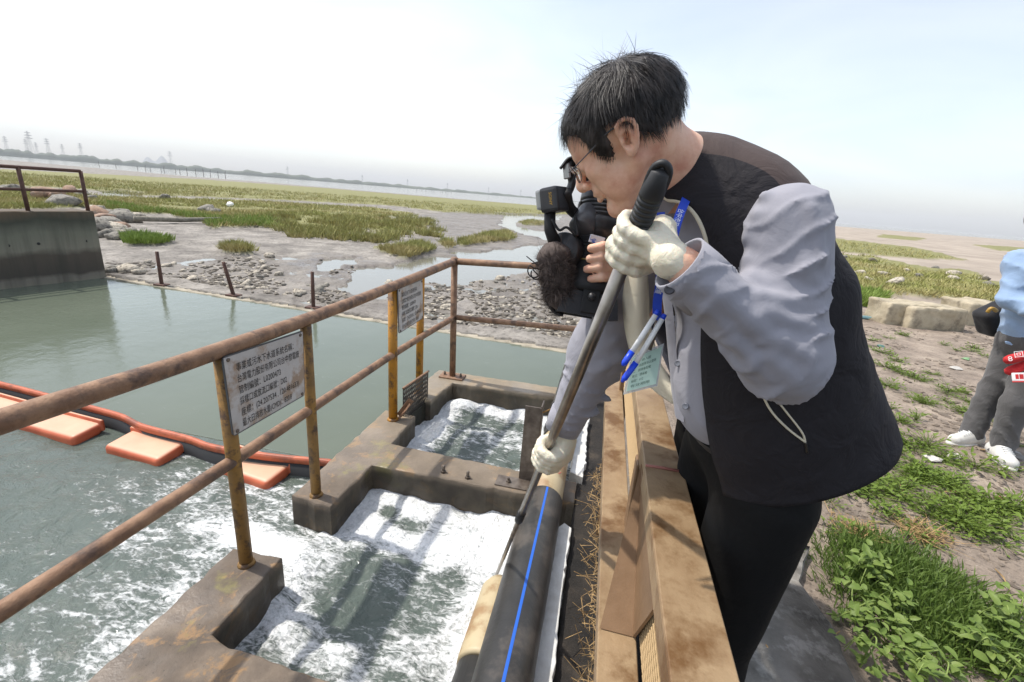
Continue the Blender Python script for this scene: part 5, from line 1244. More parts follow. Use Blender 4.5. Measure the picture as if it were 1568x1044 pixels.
# ---- hands in gloves, closed round the rod
def fist(rodp, axis, back, wrist, r_rod, scale=1., span=(25, 300), n_f=4, mirror=1):
    axis = axis / np.linalg.norm(axis); back = back - axis * (back @ axis); back /= np.linalg.norm(back); e2 = mirror * np.cross(axis, back)
    rf = .0105 * scale; fingers = []
    for i in range(n_f):
        off = (i - (n_f - 1) / 2) * .0205 * scale; ln = (1, 1.03, .98, .82)[i]
        pts = []; A1 = span[0] + (span[1] - span[0]) * ln
        for a in np.linspace(span[0], A1, 9):
            t = math.radians(a); rad = r_rod + rf * .92 + .012 * scale * max(0, 1 - (a - span[0]) / 90)
            pts.append(rodp + axis * off + rad * (math.cos(t) * back + math.sin(t) * e2))
        fingers.append((pts, np.linspace(1.12, .86, 9) * rf))
    pal = rodp + back * (r_rod + .016 * scale) - e2 * .012 * scale
    t0 = rodp + axis * -.036 * scale + back * (r_rod + .014) - e2 * .016 * scale
    thumb = [t0 + (wrist - t0) * .15, t0 - e2 * .016 * scale - back * .01, rodp - axis * .040 * scale - e2 * (r_rod + .014) - back * .004, rodp - axis * .030 * scale - e2 * (r_rod * .5 + .008) - back * (r_rod + .010), rodp - axis * .016 * scale - back * (r_rod + .012) + e2 * .006]
    Ax = np.stack([axis, e2, back])
    def fn(P):
        d = s_ell(P, pal, (.046 * scale, .036 * scale, .021 * scale), Ax)
        d = smin(d, s_box(P, pal - e2 * .004, (.040 * scale, .030 * scale, .017 * scale), Ax, .012), .008)
        for pts, rad in fingers: d = smin(d, s_chain(P, pts, rad, .003), .0035)
        d = smin(d, s_chain(P, thumb, [.019 * scale, .017 * scale, .0135 * scale, .012 * scale, .011 * scale], .004), .006)
        d = smin(d, s_cap(P, pal - e2 * .012, wrist, .028 * scale, .028 * scale), .016)
        return d + .005 * (fbm3(P * 70, 3, 4) - .5)
    A_ = np.vstack([pal, wrist, rodp] + [f[0] for f in fingers] + thumb); lo, hi = A_.min(0) - .05, A_.max(0) + .05
    V, F = nets(fn, lo, hi, .0026); return smooth_mesh(V, F, 1, .4), F
rodN = on_rod(979, 374)
gv = fist(rodN, -rod_d, np.array([.80, -.50, .1]), W_n + (H_n - W_n) * .25 + np.array([-.004, 0, 0]), .0145, .95, (10, 275), 4, -1)
put_c('glove', gv, GLOVE, man)
gv = fist(H_f, -rod_d, np.array([.70, -.50, .1]), W_f + np.array([.008, 0, .02]), .0115, 1.22, (10, 275), 4, -1); put_c('glove', gv, GLOVE, man)

# ---- telescopic rod
CHROME = mat('rod_steel', rgb(168, 160, 150), rgb(140, 132, 122), 20, .28, metal=.85); GRIP = mat('rubber_grip', rgb(38, 38, 39), rough=.55)
Lr = np.linalg.norm(ROD_B - ROD_T); tpar = lambda x, y: np.linalg.norm(on_rod(x, y) - ROD_T)
rt = empty('sampling_rod', toW(ROD_B), 'long steel telescopic rod with ribbed black grip held by the gloved man', 'rod')
ge = tpar(978, 345); prof = [(.018, .006), (.022, .013), (.05, .0165)]
for s in np.arange(.055, ge, .0075): prof += [(s, .0168), (s + .0045, .0168), (s + .0048, .0154), (s + .0072, .0154)]
prof += [(ge + .02, .0165), (ge + .024, .012)]
put_c('grip', lathe(prof, ROD_T, rod_d, 20), GRIP, rt)
lp = ROD_T + rod_d * .03; xa = np.cross(rod_d, tow(ROD_T)); xa /= np.linalg.norm(xa)
loop = spline([lp + xa * .0115 + rod_d * .022, lp + xa * .0115 - rod_d * .002, lp + xa * .008 - rod_d * .014, lp - rod_d * .019, lp - xa * .008 - rod_d * .014, lp - xa * .0115 - rod_d * .002, lp - xa * .0115 + rod_d * .022], 5)
put_c('hanging_loop', tube(loop, .0052, 8), GRIP, rt)
j1 = tpar(797, 792)
put_c('upper_tube', lathe([(ge + .01, .012), (j1, .012)], ROD_T, rod_d, 18), CHROME, rt)
put_c('joint_sleeve', lathe([(j1 - .05, .0125), (j1 - .048, .0155), (j1 + .03, .0155), (j1 + .045, .012)], ROD_T, rod_d, 18), GRIP, rt)
put_c('lower_tube', lathe([(j1 + .03, .0085), (Lr - .05, .0085)], ROD_T, rod_d, 14), CHROME, rt)
put_c('tip', lathe([(Lr - .09, .009), (Lr - .085, .0115), (Lr - .03, .0115), (Lr - .028, .006), (Lr + .04, .005)], ROD_T, rod_d, 14), GRIP, rt)

# ---- lanyard, card, pens
LBLUE = mat('lanyard_blue', rgb(30, 68, 186), rough=.6); WHITE_P = mat('white_plastic_pen', rgb(232, 232, 230), rough=.35); BLUE_P = mat('blue_pen_cap', rgb(28, 70, 210), rough=.35)
ly = empty('lanyard', toW(atY(1000, 560, .72)), 'blue printed lanyard with name card hanging from the man in the vest', 'lanyard')
lp_ = spline([atY(1056, 292, .80), atY(1050, 306, .752), atY(1037, 340, .712), atY(1022, 400, .700), atY(1008, 450, .70), atY(1006, 490, .70)], 6)
def ribbon(pts, wid, m, name, par, n_=None, th=.0012):
    r_ = []
    for i, p in enumerate(pts):
        T = pts[min(i + 1, len(pts) - 1)] - pts[max(i - 1, 0)]; T /= np.linalg.norm(T); N = tow(p); S_ = np.cross(T, N); S_ /= np.linalg.norm(S_); N = np.cross(S_, T)
        r_.append([p - S_ * wid + N * th, p + S_ * wid + N * th, p + S_ * wid - N * th, p - S_ * wid - N * th])
    return put_c(name, ring_loft(r_), m, par, False)
ribbon(lp_, .0068, LBLUE, 'strap', ly)
ribbon(spline([atY(1012, 325, .78), atY(1012, 360, .77), atY(1010, 420, .74), atY(1006, 488, .715)], 6), .0062, LBLUE, 'strap', ly)
tx = []
for f, s in ((.30, '台中市政府環保局'), (.66, '環境保護'), (.06, 'CO')):
    i = int(f * (len(lp_) - 1)); p = lp_[i]; T = lp_[i + 1] - lp_[i]; T /= np.linalg.norm(T); N = tow(p); S_ = np.cross(T, N); S_ /= np.linalg.norm(S_)
    V, F = text_mesh(s, .0105); tx.append((p + N * .0022 + V[:, :1] * T + (V[:, 1:2] - .004) * -S_, F))
put_c('lanyard_lettering', merge(*tx), mat('white_print', rgb(225, 228, 235), rough=.6), ly, False)
cd_ = [atY(968, 548, .70), atY(1013, 530, .71), atY(1004, 588, .69), atY(958, 600, .68)]
nrm = np.cross(cd_[1] - cd_[0], cd_[3] - cd_[0]); nrm /= np.linalg.norm(nrm); nrm = nrm if nrm @ tow(cd_[0]) > 0 else -nrm
def quadp(sc_, o0, o1, dx=0, dy=0):
    c = sum(cd_) / 4; q = [c + (p - c) * sc_ for p in cd_]; return ring_loft([[p + nrm * o0 for p in q], [p + nrm * o1 for p in q]])
k = NT('clear_pouch'); k.set(Roughness=.15, Base_Color=rgb(196, 200, 200), Alpha=.55); POUCH = k.m
put_c('card_pouch', quadp(1.12, -.0015, .0015), POUCH, ly, False)
cardm = put_c('name_card', quadp(.98, .002, .003), mat('green_card', rgb(168, 196, 182), rgb(180, 206, 192), 5, .6), ly, False)
def cuv(x, y): return (cd_[0] * (1 - x) + cd_[1] * x) * (1 - y) + (cd_[3] * (1 - x) + cd_[2] * x) * y
tx = []
for i, (s, x0, x1) in enumerate((('出入證', .35, .65), ('一、本證限本人使用', .1, .85), ('二、請隨身配戴', .1, .7), ('單位：環保局', .1, .6), ('編號：012', .1, .5), ('有效期限', .1, .75))):
    V, F = text_mesh(s, 1.); w1 = V[:, 0].max(); y = .14 + i * .14
    tx.append((np.array([cuv(x0 + a / w1 * (x1 - x0), y - b * .09 + .06) + nrm * .0034 for a, b in V[:, :2]]), F))
put_c('card_print', merge(*tx), mat('card_ink', rgb(72, 98, 88)), cardm, False)
put_c('clip', tube([atY(1006, 490, .70), atY(1002, 512, .70), atY(995, 535, .702)], [.003, .004, .003], 8), STEEL, ly)
for (a, b, c), lab in ((((1004, 482), (968, 538), (953, 560)), 'upper white pen with blue cap clipped to the lanyard'), (((1014, 488), (974, 555), (952, 585)), 'lower white pen with blue cap clipped to the lanyard')):
    A_, B_, C_ = atY(*a, .685), atY(*b, .675), atY(*c, .67); pen = empty('pen', toW(C_), lab, 'pen')
    put_c('barrel', tube([A_, B_], [.0042, .0045], 10), WHITE_P, pen); put_c('cap', tube([B_, B_ + (C_ - B_) * .8, C_], [.0052, .005, .002], 10), BLUE_P, pen); put_c('end_plug', tube([A_, A_ + (A_ - B_) / np.linalg.norm(A_ - B_) * .008], [.0044, .0036], 10), BLUE_P, pen)
# ---- the video camera, pointing down
CAMB = mat('camera_black', rgb(38, 38, 40), rgb(50, 50, 52), 30, .42); CAMG = mat('camera_grey', rgb(78, 78, 80), rough=.4); CAMR = mat('camera_rubber', rgb(32, 32, 33), rough=.65)
vc = empty('video_camera', toW(atY(895, 470, .97)), 'black shoulder video camera with furry microphone pointing down beside the man', 'video camera')
A_, B_ = atY(928, 285, 1.05), atY(897, 462, .98); ax_ = B_ - A_; LL = np.linalg.norm(ax_); ax_ /= LL
prof = [(0, .02), (0, .049), (.03, .050)]
for s in np.arange(.035, .075, .008): prof += [(s, .050), (s + .005, .050), (s + .0055, .0475), (s + .0078, .0475)]
prof += [(.08, .052), (.11, .053), (.112, .046)]
put_c('lens_rear', lathe(prof + [(.118, .046), (.118, .02)], A_, ax_, 32), CAMB, vc)
prof = [(.116, .044), (.118, .046)]
for s in np.arange(.12, .165, .006): prof += [(s, .047), (s + .003, .047), (s + .0034, .0452), (s + .0056, .0452)]
prof += [(.168, .047), (.19, .048), (.192, .051), (.205, .052), (.212, .058), (.232, .062), (.236, .05)]
put_c('lens_barrel', lathe(prof, A_, ax_, 32), CAMR, vc)
put_c('gold_ring', lathe([(.1685, .0485), (.1700, .0488), (.1715, .0485)], A_, ax_, 32), mat('gold_line', rgb(150, 130, 80), rough=.4, metal=.5), vc)
xa = np.cross(ax_, [0, -1., 0]); xa /= np.linalg.norm(xa); ya = np.cross(xa, ax_)
HB = A_ + ax_ * .262
def frustum(c, ax, x, y, h, s0, s1):
    q = [(1, 1), (-1, 1), (-1, -1), (1, -1)]
    return [[c + ax * hh + x * a * s[0] + y * b * s[1] for a, b in q] for hh, s in ((-h / 2, s0), (h / 2, s1))]
r0, r1 = frustum(HB, ax_, xa, ya, .05, (.056, .046), (.064, .052)); r2 = frustum(HB, ax_, xa, ya, .05, (.05, .04), (.059, .047))[1]
put_c('lens_hood', ring_loft([r0, r1, r2, [p - ax_ * .035 for p in r2]]), CAMB, vc, False)
put_c('hood_flap', box(HB + ya * .052 + ax_ * -.005, (.036, .008, .05), .002, np.stack([xa, ya, ax_])), CAMR, vc, False)
put_c('hood_knob', tube([HB + ya * .052 - ax_ * .015, HB + ya * .066 - ax_ * .015], .008, 10), CAMB, vc)
c = atY(866, 384, .985); d = tow(c) * .8 + np.array([-.5, 0, .1]); d /= np.linalg.norm(d)
dr = put_c('zoom_drive', lathe([(-.05, .036), (.012, .038), (.016, .036), (.016, .031), (.018, .030), (.018, .003)], c, d, 28), CAMB, vc)
def decal(s, c, x, y, size, m, name, par):
    V, F = text_mesh(s, size); V[:, 0] -= V[:, 0].mean(); V[:, 1] -= V[:, 1].mean(); return put_c(name, (c + V[:, :1] * x + V[:, 1:2] * y, F), m, par, False)
fx = np.cross([0, 0, 1], d); fx /= np.linalg.norm(fx); fy = np.cross(d, fx); th_ = math.radians(40); rx, ry = fx * math.cos(th_) + fy * math.sin(th_), -fx * math.sin(th_) + fy * math.cos(th_)
decal('HD', c + d * .0195 - fy * .012, rx, ry, .010, mat('silver_print', rgb(150, 150, 152)), 'badge', dr)
put_c('focus_motor', lathe([(-.04, .026), (.01, .028), (.014, .024)], atY(893, 345, .99), ax_ * .6 + d * .4, 24), CAMG, vc)
put_c('camera_body', box(atY(968, 350, 1.10), (.15, .12, .22), .012, np.stack([xa, ya, ax_]), 2), CAMB, vc, False)
put_c('side_panel', box(atY(925, 345, 1.01), (.055, .02, .10), .006, np.stack([xa, ya, ax_]), 2), CAMG, vc, False)
rk = np.random.RandomState(12)
for i in range(16):
    t = rk.uniform(.02, .22); a_ = rk.uniform(-2.6, .4); c_ = A_ + ax_ * t + (xa * math.cos(a_) + ya * math.sin(a_)) * rk.uniform(.046, .056); nd = xa * math.cos(a_) + ya * math.sin(a_)
    if i % 2: put_c('knob', lathe([(-.01, .006), (.006, .0065), (.008, .005)], c_, nd, 10), CAMG, vc)
    else: put_c('switch', box(c_, (.008, .012, .02), .002, np.stack([np.cross(nd, ax_), nd, ax_])), CAMB if i % 4 else CAMG, vc, False)
put_c('lever', tube([A_ + ax_ * .15 - xa * .05, A_ + ax_ * .15 - xa * .085 + ya * -.01], [.004, .003], 8), CAMG, vc)
put_c('cable', tube(spline([atY(845, 335, .96), atY(856, 352, .955), atY(868, 348, .955), atY(884, 360, .955), atY(880, 330, .97)], 6), .003, 6), CAMR, vc)
# viewfinder and strap
v0 = atY(849, 306, .98); vx = np.array([.80, -.55, .22]); vx /= np.linalg.norm(vx); vy = np.cross([0, 0, 1], vx); vy /= np.linalg.norm(vy); vz = np.cross(vx, vy); Vax = np.stack([vx, vy, vz])
vf = put_c('viewfinder', box(v0, (.042, .05, .05), .007, Vax, 2), CAMB, vc, False)
put_c('viewfinder_eyecup', box(v0 - vx * .026 + vz * .003, (.014, .042, .04), .005, Vax, 2), mat('screen_grey', rgb(150, 152, 150), rough=.2), vf, False)
decal('SONY', v0 - vy * .0255 + vz * .004 + vx * .006, vz * -1, vx, .0095, mat('yellow_print', rgb(190, 150, 50)), 'viewfinder_print', vf)
put_c('viewfinder_arm', tube(spline([v0 + [.02, 0, .02], atY(872, 318, 1.0), atY(890, 330, 1.02), atY(905, 318, 1.04)], 4), .012, 10), CAMR, vc)
put_c('top_handle', tube(spline([atY(868, 300, 1.0), atY(876, 278, 1.0), atY(870, 258, 1.0), atY(882, 246, 1.01), atY(898, 262, 1.03), atY(912, 300, 1.05)], 6), [.012] * 10 + [.016] * 21, 10, True, .7), CAMB, vc)
put_c('strap', tube(spline([atY(858, 258, .99), atY(872, 242, .99), atY(884, 252, .99), atY(876, 280, .99), atY(872, 305, .99)], 6), .010, 8, True, .3), CAMR, vc)
put_c('strap_buckle', box(atY(868, 262, .985), (.016, .006, .03), .002, Vax), mat('buckle_silver', rgb(160, 160, 158), rough=.3, metal=.6), vc, False)
put_c('side_clamp', tube([atY(842, 322, .98), atY(842, 352, .98), atY(850, 372, .98)], [.012, .012, .014], 8), CAMR, vc)
put_c('sticker', box(atY(914, 367, .955), (.032, .002, .016), .0005, np.stack([np.array([.97, .15, -.18]), np.array([-.15, .98, 0]), np.array([.18, 0, .98])])), mat('sticker_white', rgb(206, 212, 222), rgb(70, 110, 190), 90, .4, lo=.5, hi=.6), vc, False)
# furry microphone
m0 = atY(851, 418, .965); mA, mB = atY(846, 376, .965), atY(860, 468, .96); md = (mB - mA) / np.linalg.norm(mB - mA); FUR = mat('brown_grey_fur', rgb(66, 56, 52), rgb(100, 88, 82), 60, .9)
fu = put_c('microphone_windshield', nets(lambda P: s_cap(P, mA + md * .025, mB - md * .02, .034, .030) + .012 * (fbm3(P * 50, 3, 2) - .5), m0 - .11, m0 + .11, .006), FUR, vc)
rs = np.random.RandomState(6); n = 5000; t = rs.rand(n); dv = rs.randn(n, 3); dv -= md * (dv @ md)[:, None] * .6; dv /= np.linalg.norm(dv, axis=1)[:, None]
cc = (mA + md * .025)[None] + t[:, None] * (mB - mA - md * .045)[None]; b0 = cc + dv * .032; tp_ = b0 + dv * .012 + md * .010 * rs.randn(n, 1) + rs.randn(n, 3) * .005; sd_ = np.cross(dv, rs.randn(n, 3)); sd_ /= np.linalg.norm(sd_, axis=1)[:, None]
put_c('fur', (np.stack([b0 - sd_ * .0007, b0 + sd_ * .0007, tp_], 1).reshape(-1, 3), np.arange(3 * n).reshape(-1, 3)), FUR, fu, False, kind='stuff')
put_c('microphone_bracket', tube(spline([atY(833, 440, .97), atY(838, 462, .97), atY(850, 478, .97), atY(862, 482, .97)], 5), .009, 8, True, .5), CAMB, vc)
lp = []
for (cx, cy, r_) in ((818, 414, 10), (821, 419, 8)):
    lp += [atY(cx + r_ * math.cos(a), cy + r_ * 1.1 * math.sin(a), .97) for a in np.linspace(-2, 4, 14)]
put_c('cable', tube(np.array([atY(835, 398, .97)] + lp + [atY(838, 436, .97)]), .0016, 6), CAMR, vc)
put_c('wire', tube([atY(806, 392, .97), atY(826, 408, .97)], .0012, 5), CAMR, vc)

# ---- the camera operator, almost wholly hidden behind the man with the rod
co_ = empty('person', toW([.76, 1.55, 0]), 'camera operator mostly hidden behind the bending man, fingers gripping the lens', 'person')
fing = []
for (kx, ky), (mx, my), (tx_, ty) in (((944, 381), (924, 377), (905, 380)), ((944, 397), (922, 393), (903, 396)), ((944, 412), (918, 409), (899, 412)), ((944, 425), (922, 424), (905, 427))):
    fing.append([atY(kx, ky, .965), atY(mx, my, .93), atY(tx_, ty, .938)])
oS, oE, oW = np.array([.36, 1.36, 1.36]), np.array([.46, 1.18, 1.16]), atY(966, 416, 1.03)
def op_hand(P):
    d = s_cap(P, oE, oW, .04, .028); d = smin(d, s_cap(P, oW, atY(948, 405, .99), .028, .030), .02)
    d = smin(d, s_cap(P, fing[0][0] + [.004, .012, 0], fing[3][0] + [.004, .012, 0], .019), .012)
    for i, f in enumerate(fing): d = smin(d, s_chain(P, f, [.0108, .0100, .0085], .003), .0035)
    d = smin(d, s_chain(P, [atY(950, 380, 1.0), atY(930, 362, 1.02), atY(915, 360, 1.04)], [.014, .012, .010]), .008)
    return d
Vo, Fo = nets(op_hand, (.10, .88, 1.08), (.54, 1.24, 1.47), .0035)
oH = np.array([.395, 1.40, 1.56])
def op_body(P):
    d = s_ell(P, oH + [0, 0, .02], (.095, .08, .115)); d = smin(d, s_cap(P, oH + [.0, 0, -.06], (.45, 1.46, 1.38), .055, .06), .03); d = smin(d, s_sph(P, oH + [-.09, -.02, -.01], .018), .03)
    d = smin(d, s_cap(P, (.50, 1.47, 1.30), (.70, 1.52, .98), .11, .11), .05); d = smin(d, s_cap(P, (.36, 1.42, 1.36), (.60, 1.55, 1.36), .055), .04)
    d = smin(d, s_cap(P, oS, oE, .045, .04), .02)
    for x_, y_ in ((.70, 1.45), (.80, 1.60)): d = smin(d, s_cap(P, (x_, y_, .95), (x_, y_, .08), .075, .045), .03)
    return d
Vb, Fb = nets(op_body, (.24, 1.1, .02), (.95, 1.78, 1.74), .016)
put('body', toW(np.vstack([Vo, Vb])), np.vstack([Fo, Fb + len(Vo)]), SKIN, co_)
V, F = nets(lambda P: smin(smin(s_cap(P, (.49, 1.47, 1.32), (.70, 1.52, .98), .135, .13), s_cap(P, (.38, 1.42, 1.36), (.60, 1.55, 1.36), .075), .05), smin(s_cap(P, oS, oE, .062, .055), s_cap(P, oE, oE + (oW - oE) * .45, .05, .045), .02), .04), (.2, 1.05, .8), (.92, 1.78, 1.5), .013)
put_c('shirt', (V, F), cloth('dark_blue_shirt', rgb(44, 50, 70), rgb(54, 60, 82)), co_)
V, F = nets(lambda P: smin(*[s_cap(P, (x_, y_, .95), (x_, y_, .1), .10, .075) for x_, y_ in ((.70, 1.45), (.80, 1.60))], .05), (.5, 1.25, .03), (1.0, 1.78, 1.08), .016); put_c('trousers', (V, F), TROUS, co_)
V, F = nets(lambda P: np.maximum(s_ell(P, oH + [.01, 0, .03], (.105, .088, .122)), -(P[:, 2] - oH[2] - .02 + (P[:, 0] - oH[0] + .05) * .6)), oH - .15, oH + .17, .010); put_c('hair', (V, F), HAIR, co_)
for x_, y_ in ((.70, 1.45), (.80, 1.60)):
    V, F = nets(lambda P: s_cap(P, (x_ + .03, y_, .05), (x_ - .15, y_ - .03, .045), .048, .04), (x_ - .25, y_ - .12, .0), (x_ + .12, y_ + .1, .12), .012); put_c('shoe', (V, F), mat('dark_shoe', rgb(30, 30, 32)), co_)

# ---- man in light blue at the right edge
YB = 3.02
def q(x, y, Y=YB): return atY(x, y, Y)
f1, f2 = ROT.T @ atz(1480, 680, .0), ROT.T @ atz(1527, 703, .0)
hp1, hp2 = q(1553, 520, 3.12), q(1590, 528, 2.98); kn1, kn2 = q(1519, 598, 3.12), q(1556, 618, 2.93)
an1, an2 = f1 + [.02, .02, .09], f2 + [.03, .03, .09]; che = q(1592, 425); sh1, sh2 = q(1562, 402, 3.10), q(1640, 410, 2.95); el1 = q(1547, 458, 3.02); wr1 = q(1590, 480, 2.85); hd2 = q(1600, 548, 2.86)
el2 = q(1660, 500, 2.85); hd = q(1604, 340)
p2 = empty('person', toW((f1 + f2) / 2), 'man in light blue shirt and grey trousers cut off by the right frame edge', 'person')
def b2(P):
    d = s_cap(P, (hp1 + hp2) / 2, che, .11, .13); d = smin(d, s_cap(P, sh1, sh2, .06), .05); d = smin(d, s_cap(P, che, hd - [0, 0, .08], .07, .055), .04); d = smin(d, s_ell(P, hd, (.088, .10, .12)), .03)
    d = smin(d, s_sph(P, hd + [-.08, -.03, -.01], .018), .03)
    d = smin(d, s_chain(P, [sh1, el1, wr1], [.05, .042, .03]), .02); d = smin(d, s_chain(P, [sh2, el2, hd2], [.05, .042, .03]), .02)
    d = smin(d, s_cap(P, wr1, wr1 + (wr1 - el1) * .3, .03, .025), .01); d = smin(d, s_ell(P, hd2, (.045, .03, .045)), .01)
    for i in range(4): d = smin(d, s_cap(P, hd2 + [-.03, -.025, .03 - .02 * i], hd2 + [-.005, -.045, .03 - .02 * i], .011), .006)
    for h, k_, a in ((hp1, kn1, an1), (hp2, kn2, an2)): d = smin(d, s_chain(P, [h, k_, a], [.08, .06, .04]), .03)
    return d
lo = np.minimum.reduce([f1, f2, hd, el1, sh1]) - [.2, .35, 0.0]; hi = np.maximum.reduce([f1, f2, hd, el2, sh2]) + [.2, .3, .2]; lo[2] = .03
V, F = nets(b2, lo, hi, .016); put_c('body', (smooth_mesh(V, F, 1), F), SKIN, p2)
V, F = nets(lambda P: s_ell(P, hd + [.015, .02, .035], (.10, .11, .115)) , hd - .16, hd + .18, .012); put_c('hair', (V, F), HAIR, p2)
def shirt2(P):
    d = s_cap(P, (hp1 + hp2) / 2 + [0, 0, .05], che, .140, .145); d = smin(d, s_cap(P, sh1, sh2, .085), .06); d = smin(d, s_chain(P, [sh1, el1, el1 + (wr1 - el1) * .8], [.068, .058, .048], .03), .03); d = smin(d, s_chain(P, [sh2, el2], [.075, .065]), .03)
    return d + .020 * (fbm3(P * np.array([14, 14, 9], np.float32), 3, 5) - .5) - .014 * (1 - np.abs(np.sin(P[:, 2] * 34 + P[:, 0] * 22 + 7 * fbm3(P * 6, 2, 3)))) ** 2
lo2 = lo.copy(); lo2[2] = hp1[2] - .12; hi2 = hi.copy(); hi2[2] = hd[2] - .07
V, F = nets(shirt2, lo2, hi2, .013); hem = (hp1[2] - .02); F = F[(V[F][:, :, 2] > hem).all(1)]; V, F = biggest(V, F); s2 = put_c('shirt', (smooth_mesh(V, F, 1), F), cloth('light_blue_shirt', rgb(132, 156, 186), rgb(152, 174, 202), wr=.3), p2)
def tr2(P):
    d = s_ell(P, (hp1 + hp2) / 2 + [0, 0, .03], (.15, .15, .14))
    for h, k_, a in ((hp1, kn1, an1), (hp2, kn2, an2)): d = smin(d, s_chain(P, [h, k_, a + [0, 0, -.02]], [.09, .072, .066], .03), .04)
    return d + .022 * (fbm3(P * np.array([10, 10, 5], np.float32), 3, 9) - .5) - .012 * (1 - np.abs(np.sin(P[:, 0] * 30 + P[:, 2] * 16 + 8 * fbm3(P * 4, 2, 3)))) ** 2
V, F = nets(tr2, lo, hi, .013); put_c('trousers', (smooth_mesh(V, F, 1), F), cloth('grey_trousers', rgb(82, 80, 80), rgb(98, 96, 95), wr=.6), p2)
for f_, dr_ in ((f1, np.array([-.97, -.2, 0])), (f2, np.array([-.35, -.93, 0]))):
    sdv = np.array([-dr_[1], dr_[0], 0]); c = f_ + [0, 0, 0]
    def shoe(P):
        d = s_cap(P, c - dr_ * .06 + [0, 0, .05], c + dr_ * .13 + [0, 0, .042], .05, .042); d = smin(d, s_cap(P, c - dr_ * .055 + [0, 0, .06], c - dr_ * .03 + [0, 0, .11], .045, .045), .03)
        d = smin(d, s_cap(P, c + dr_ * .02 + [0, 0, .075], c + dr_ * .08 + [0, 0, .06], .035, .03), .02); return np.maximum(d, .004 - P[:, 2])
    V, F = nets(shoe, c - [.25, .25, .02], c + [.25, .25, .2], .008); sh_ = put_c('shoe', (V, F), mat('white_canvas', rgb(214, 212, 206), rgb(198, 194, 186), 20, .7), p2)
    so = [c + dr_ * (.045 + .145 * math.cos(t)) + sdv * (.052 * math.sin(t)) for t in np.linspace(0, 2 * math.pi, 28, endpoint=False)]
    put_c('sole', ring_loft([[p + [0, 0, .003] for p in so], [p + [0, 0, .024] for p in so]]), mat('rubber_sole', rgb(205, 202, 194), rough=.6), sh_)
    put_c('lace', merge(*[tube([c + dr_ * (.03 + .018 * i) + sdv * -.026 + [0, 0, .108 - .006 * i], c + dr_ * (.035 + .018 * i) + [0, 0, .113 - .006 * i], c + dr_ * (.04 + .018 * i) + sdv * .026 + [0, 0, .106 - .006 * i]], .004, 5) for i in range(4)]), WHITE_P, sh_)
bg_ = empty('shoulder_bag', toW(q(1520, 505, 3.25)), 'black shoulder bag hanging behind the man in light blue', 'bag')
c = q(1522, 488, 3.25); V, F = nets(lambda P: s_box(P, c, (.09, .07, .10), np.array([[.8, 0, .6], [0, 1, 0], [-.6, 0, .8]]), .03) + .02 * (fbm3(P * 14, 3, 2) - .5), c - .18, c + .18, .012); put_c('bag_body', (V, F), cloth('black_nylon', rgb(30, 30, 32), rgb(40, 39, 41)), bg_)
put_c('strap', tube(spline([c + [.02, 0, .08], q(1545, 455, 3.24), q(1580, 415, 3.18), q(1610, 395, 3.1)], 6), .018, 8, True, .2), CAMR, bg_)
put_c('bag_charm', tube(spline([q(1512, 478, 3.16), q(1518, 472, 3.15), q(1526, 476, 3.16)], 4), .012, 8), mat('gold_charm', rgb(176, 138, 60), rough=.4), bg_)
REDF = mat('red_foam', rgb(170, 30, 34), rgb(196, 44, 46), 60, .9, bump=.5, bscale=300, bd=.003); FLAGW = mat('flag_white', rgb(232, 228, 226), rough=.4); FLAGR = mat('flag_red', rgb(196, 44, 44), rough=.4)
for (a, b, e), lab, txt in ((((1537, 553), (1566, 545), (1604, 538)), 'upper red foam microphone with white lettering at right frame edge', '回'), (((1539, 571), (1562, 562), (1604, 548)), 'lower red foam microphone with white cube flag at right frame edge', '中')):
    A_, B_, E_ = q(*a, 2.86), q(*b, 2.84), q(*e, 2.84); d = (B_ - A_) / np.linalg.norm(B_ - A_); mc = empty('microphone', toW(E_), lab, 'microphone')
    fo_ = put_c('foam_windscreen', tube(spline([A_ + d * .0, A_ + d * .012, A_ + d * .035, A_ + d * .09, B_ + d * .03, B_ + d * .05], 4), np.interp(np.linspace(0, 1, 21), [0, .15, .4, .8, 1], [.007, .022, .030, .028, .02]), 18), REDF, mc)
    put_c('handle', tube([B_ + d * .03, E_], [.016, .013], 12), CAMB, mc)
    if txt == '中':
        c = q(1560, 577, 2.80); t_ = tow(c); bx = np.cross([0, 0, 1], t_); bx /= np.linalg.norm(bx); by = np.cross(t_, bx); bx, by = bx * .93 + by * .36, by * .93 - bx * .36
        fl_ = put_c('cube_flag', box(c, (.062, .052, .054), .006, np.stack([bx, t_, by]), 2), FLAGW, mc, False)
        for s_, w_ in ((-.007, .014), (.012, .018)): put_c('flag_mark', box(c + t_ * .0265 + bx * s_ + by * .002, (w_, .001, .03), 0, np.stack([bx, t_, by])), FLAGR, fl_, False)
        put_c('flag_edge', box(c - by * .030, (.063, .053, .010), .003, np.stack([bx, t_, by])), FLAGR, fl_, False)
    else:
        for (x, y, s_) in ((1547, 549, '8'), (1560, 543, '回')):
            c = q(x, y, 2.80); t_ = tow(c); bx = np.cross([0, 0, 1], t_); bx /= np.linalg.norm(bx); by = np.cross(t_, bx); bx, by = bx * .9 + by * .42, by * .9 - bx * .42; decal(s_, c + t_ * .014, bx, by, .045, FLAGW, 'foam_print', fo_)
    
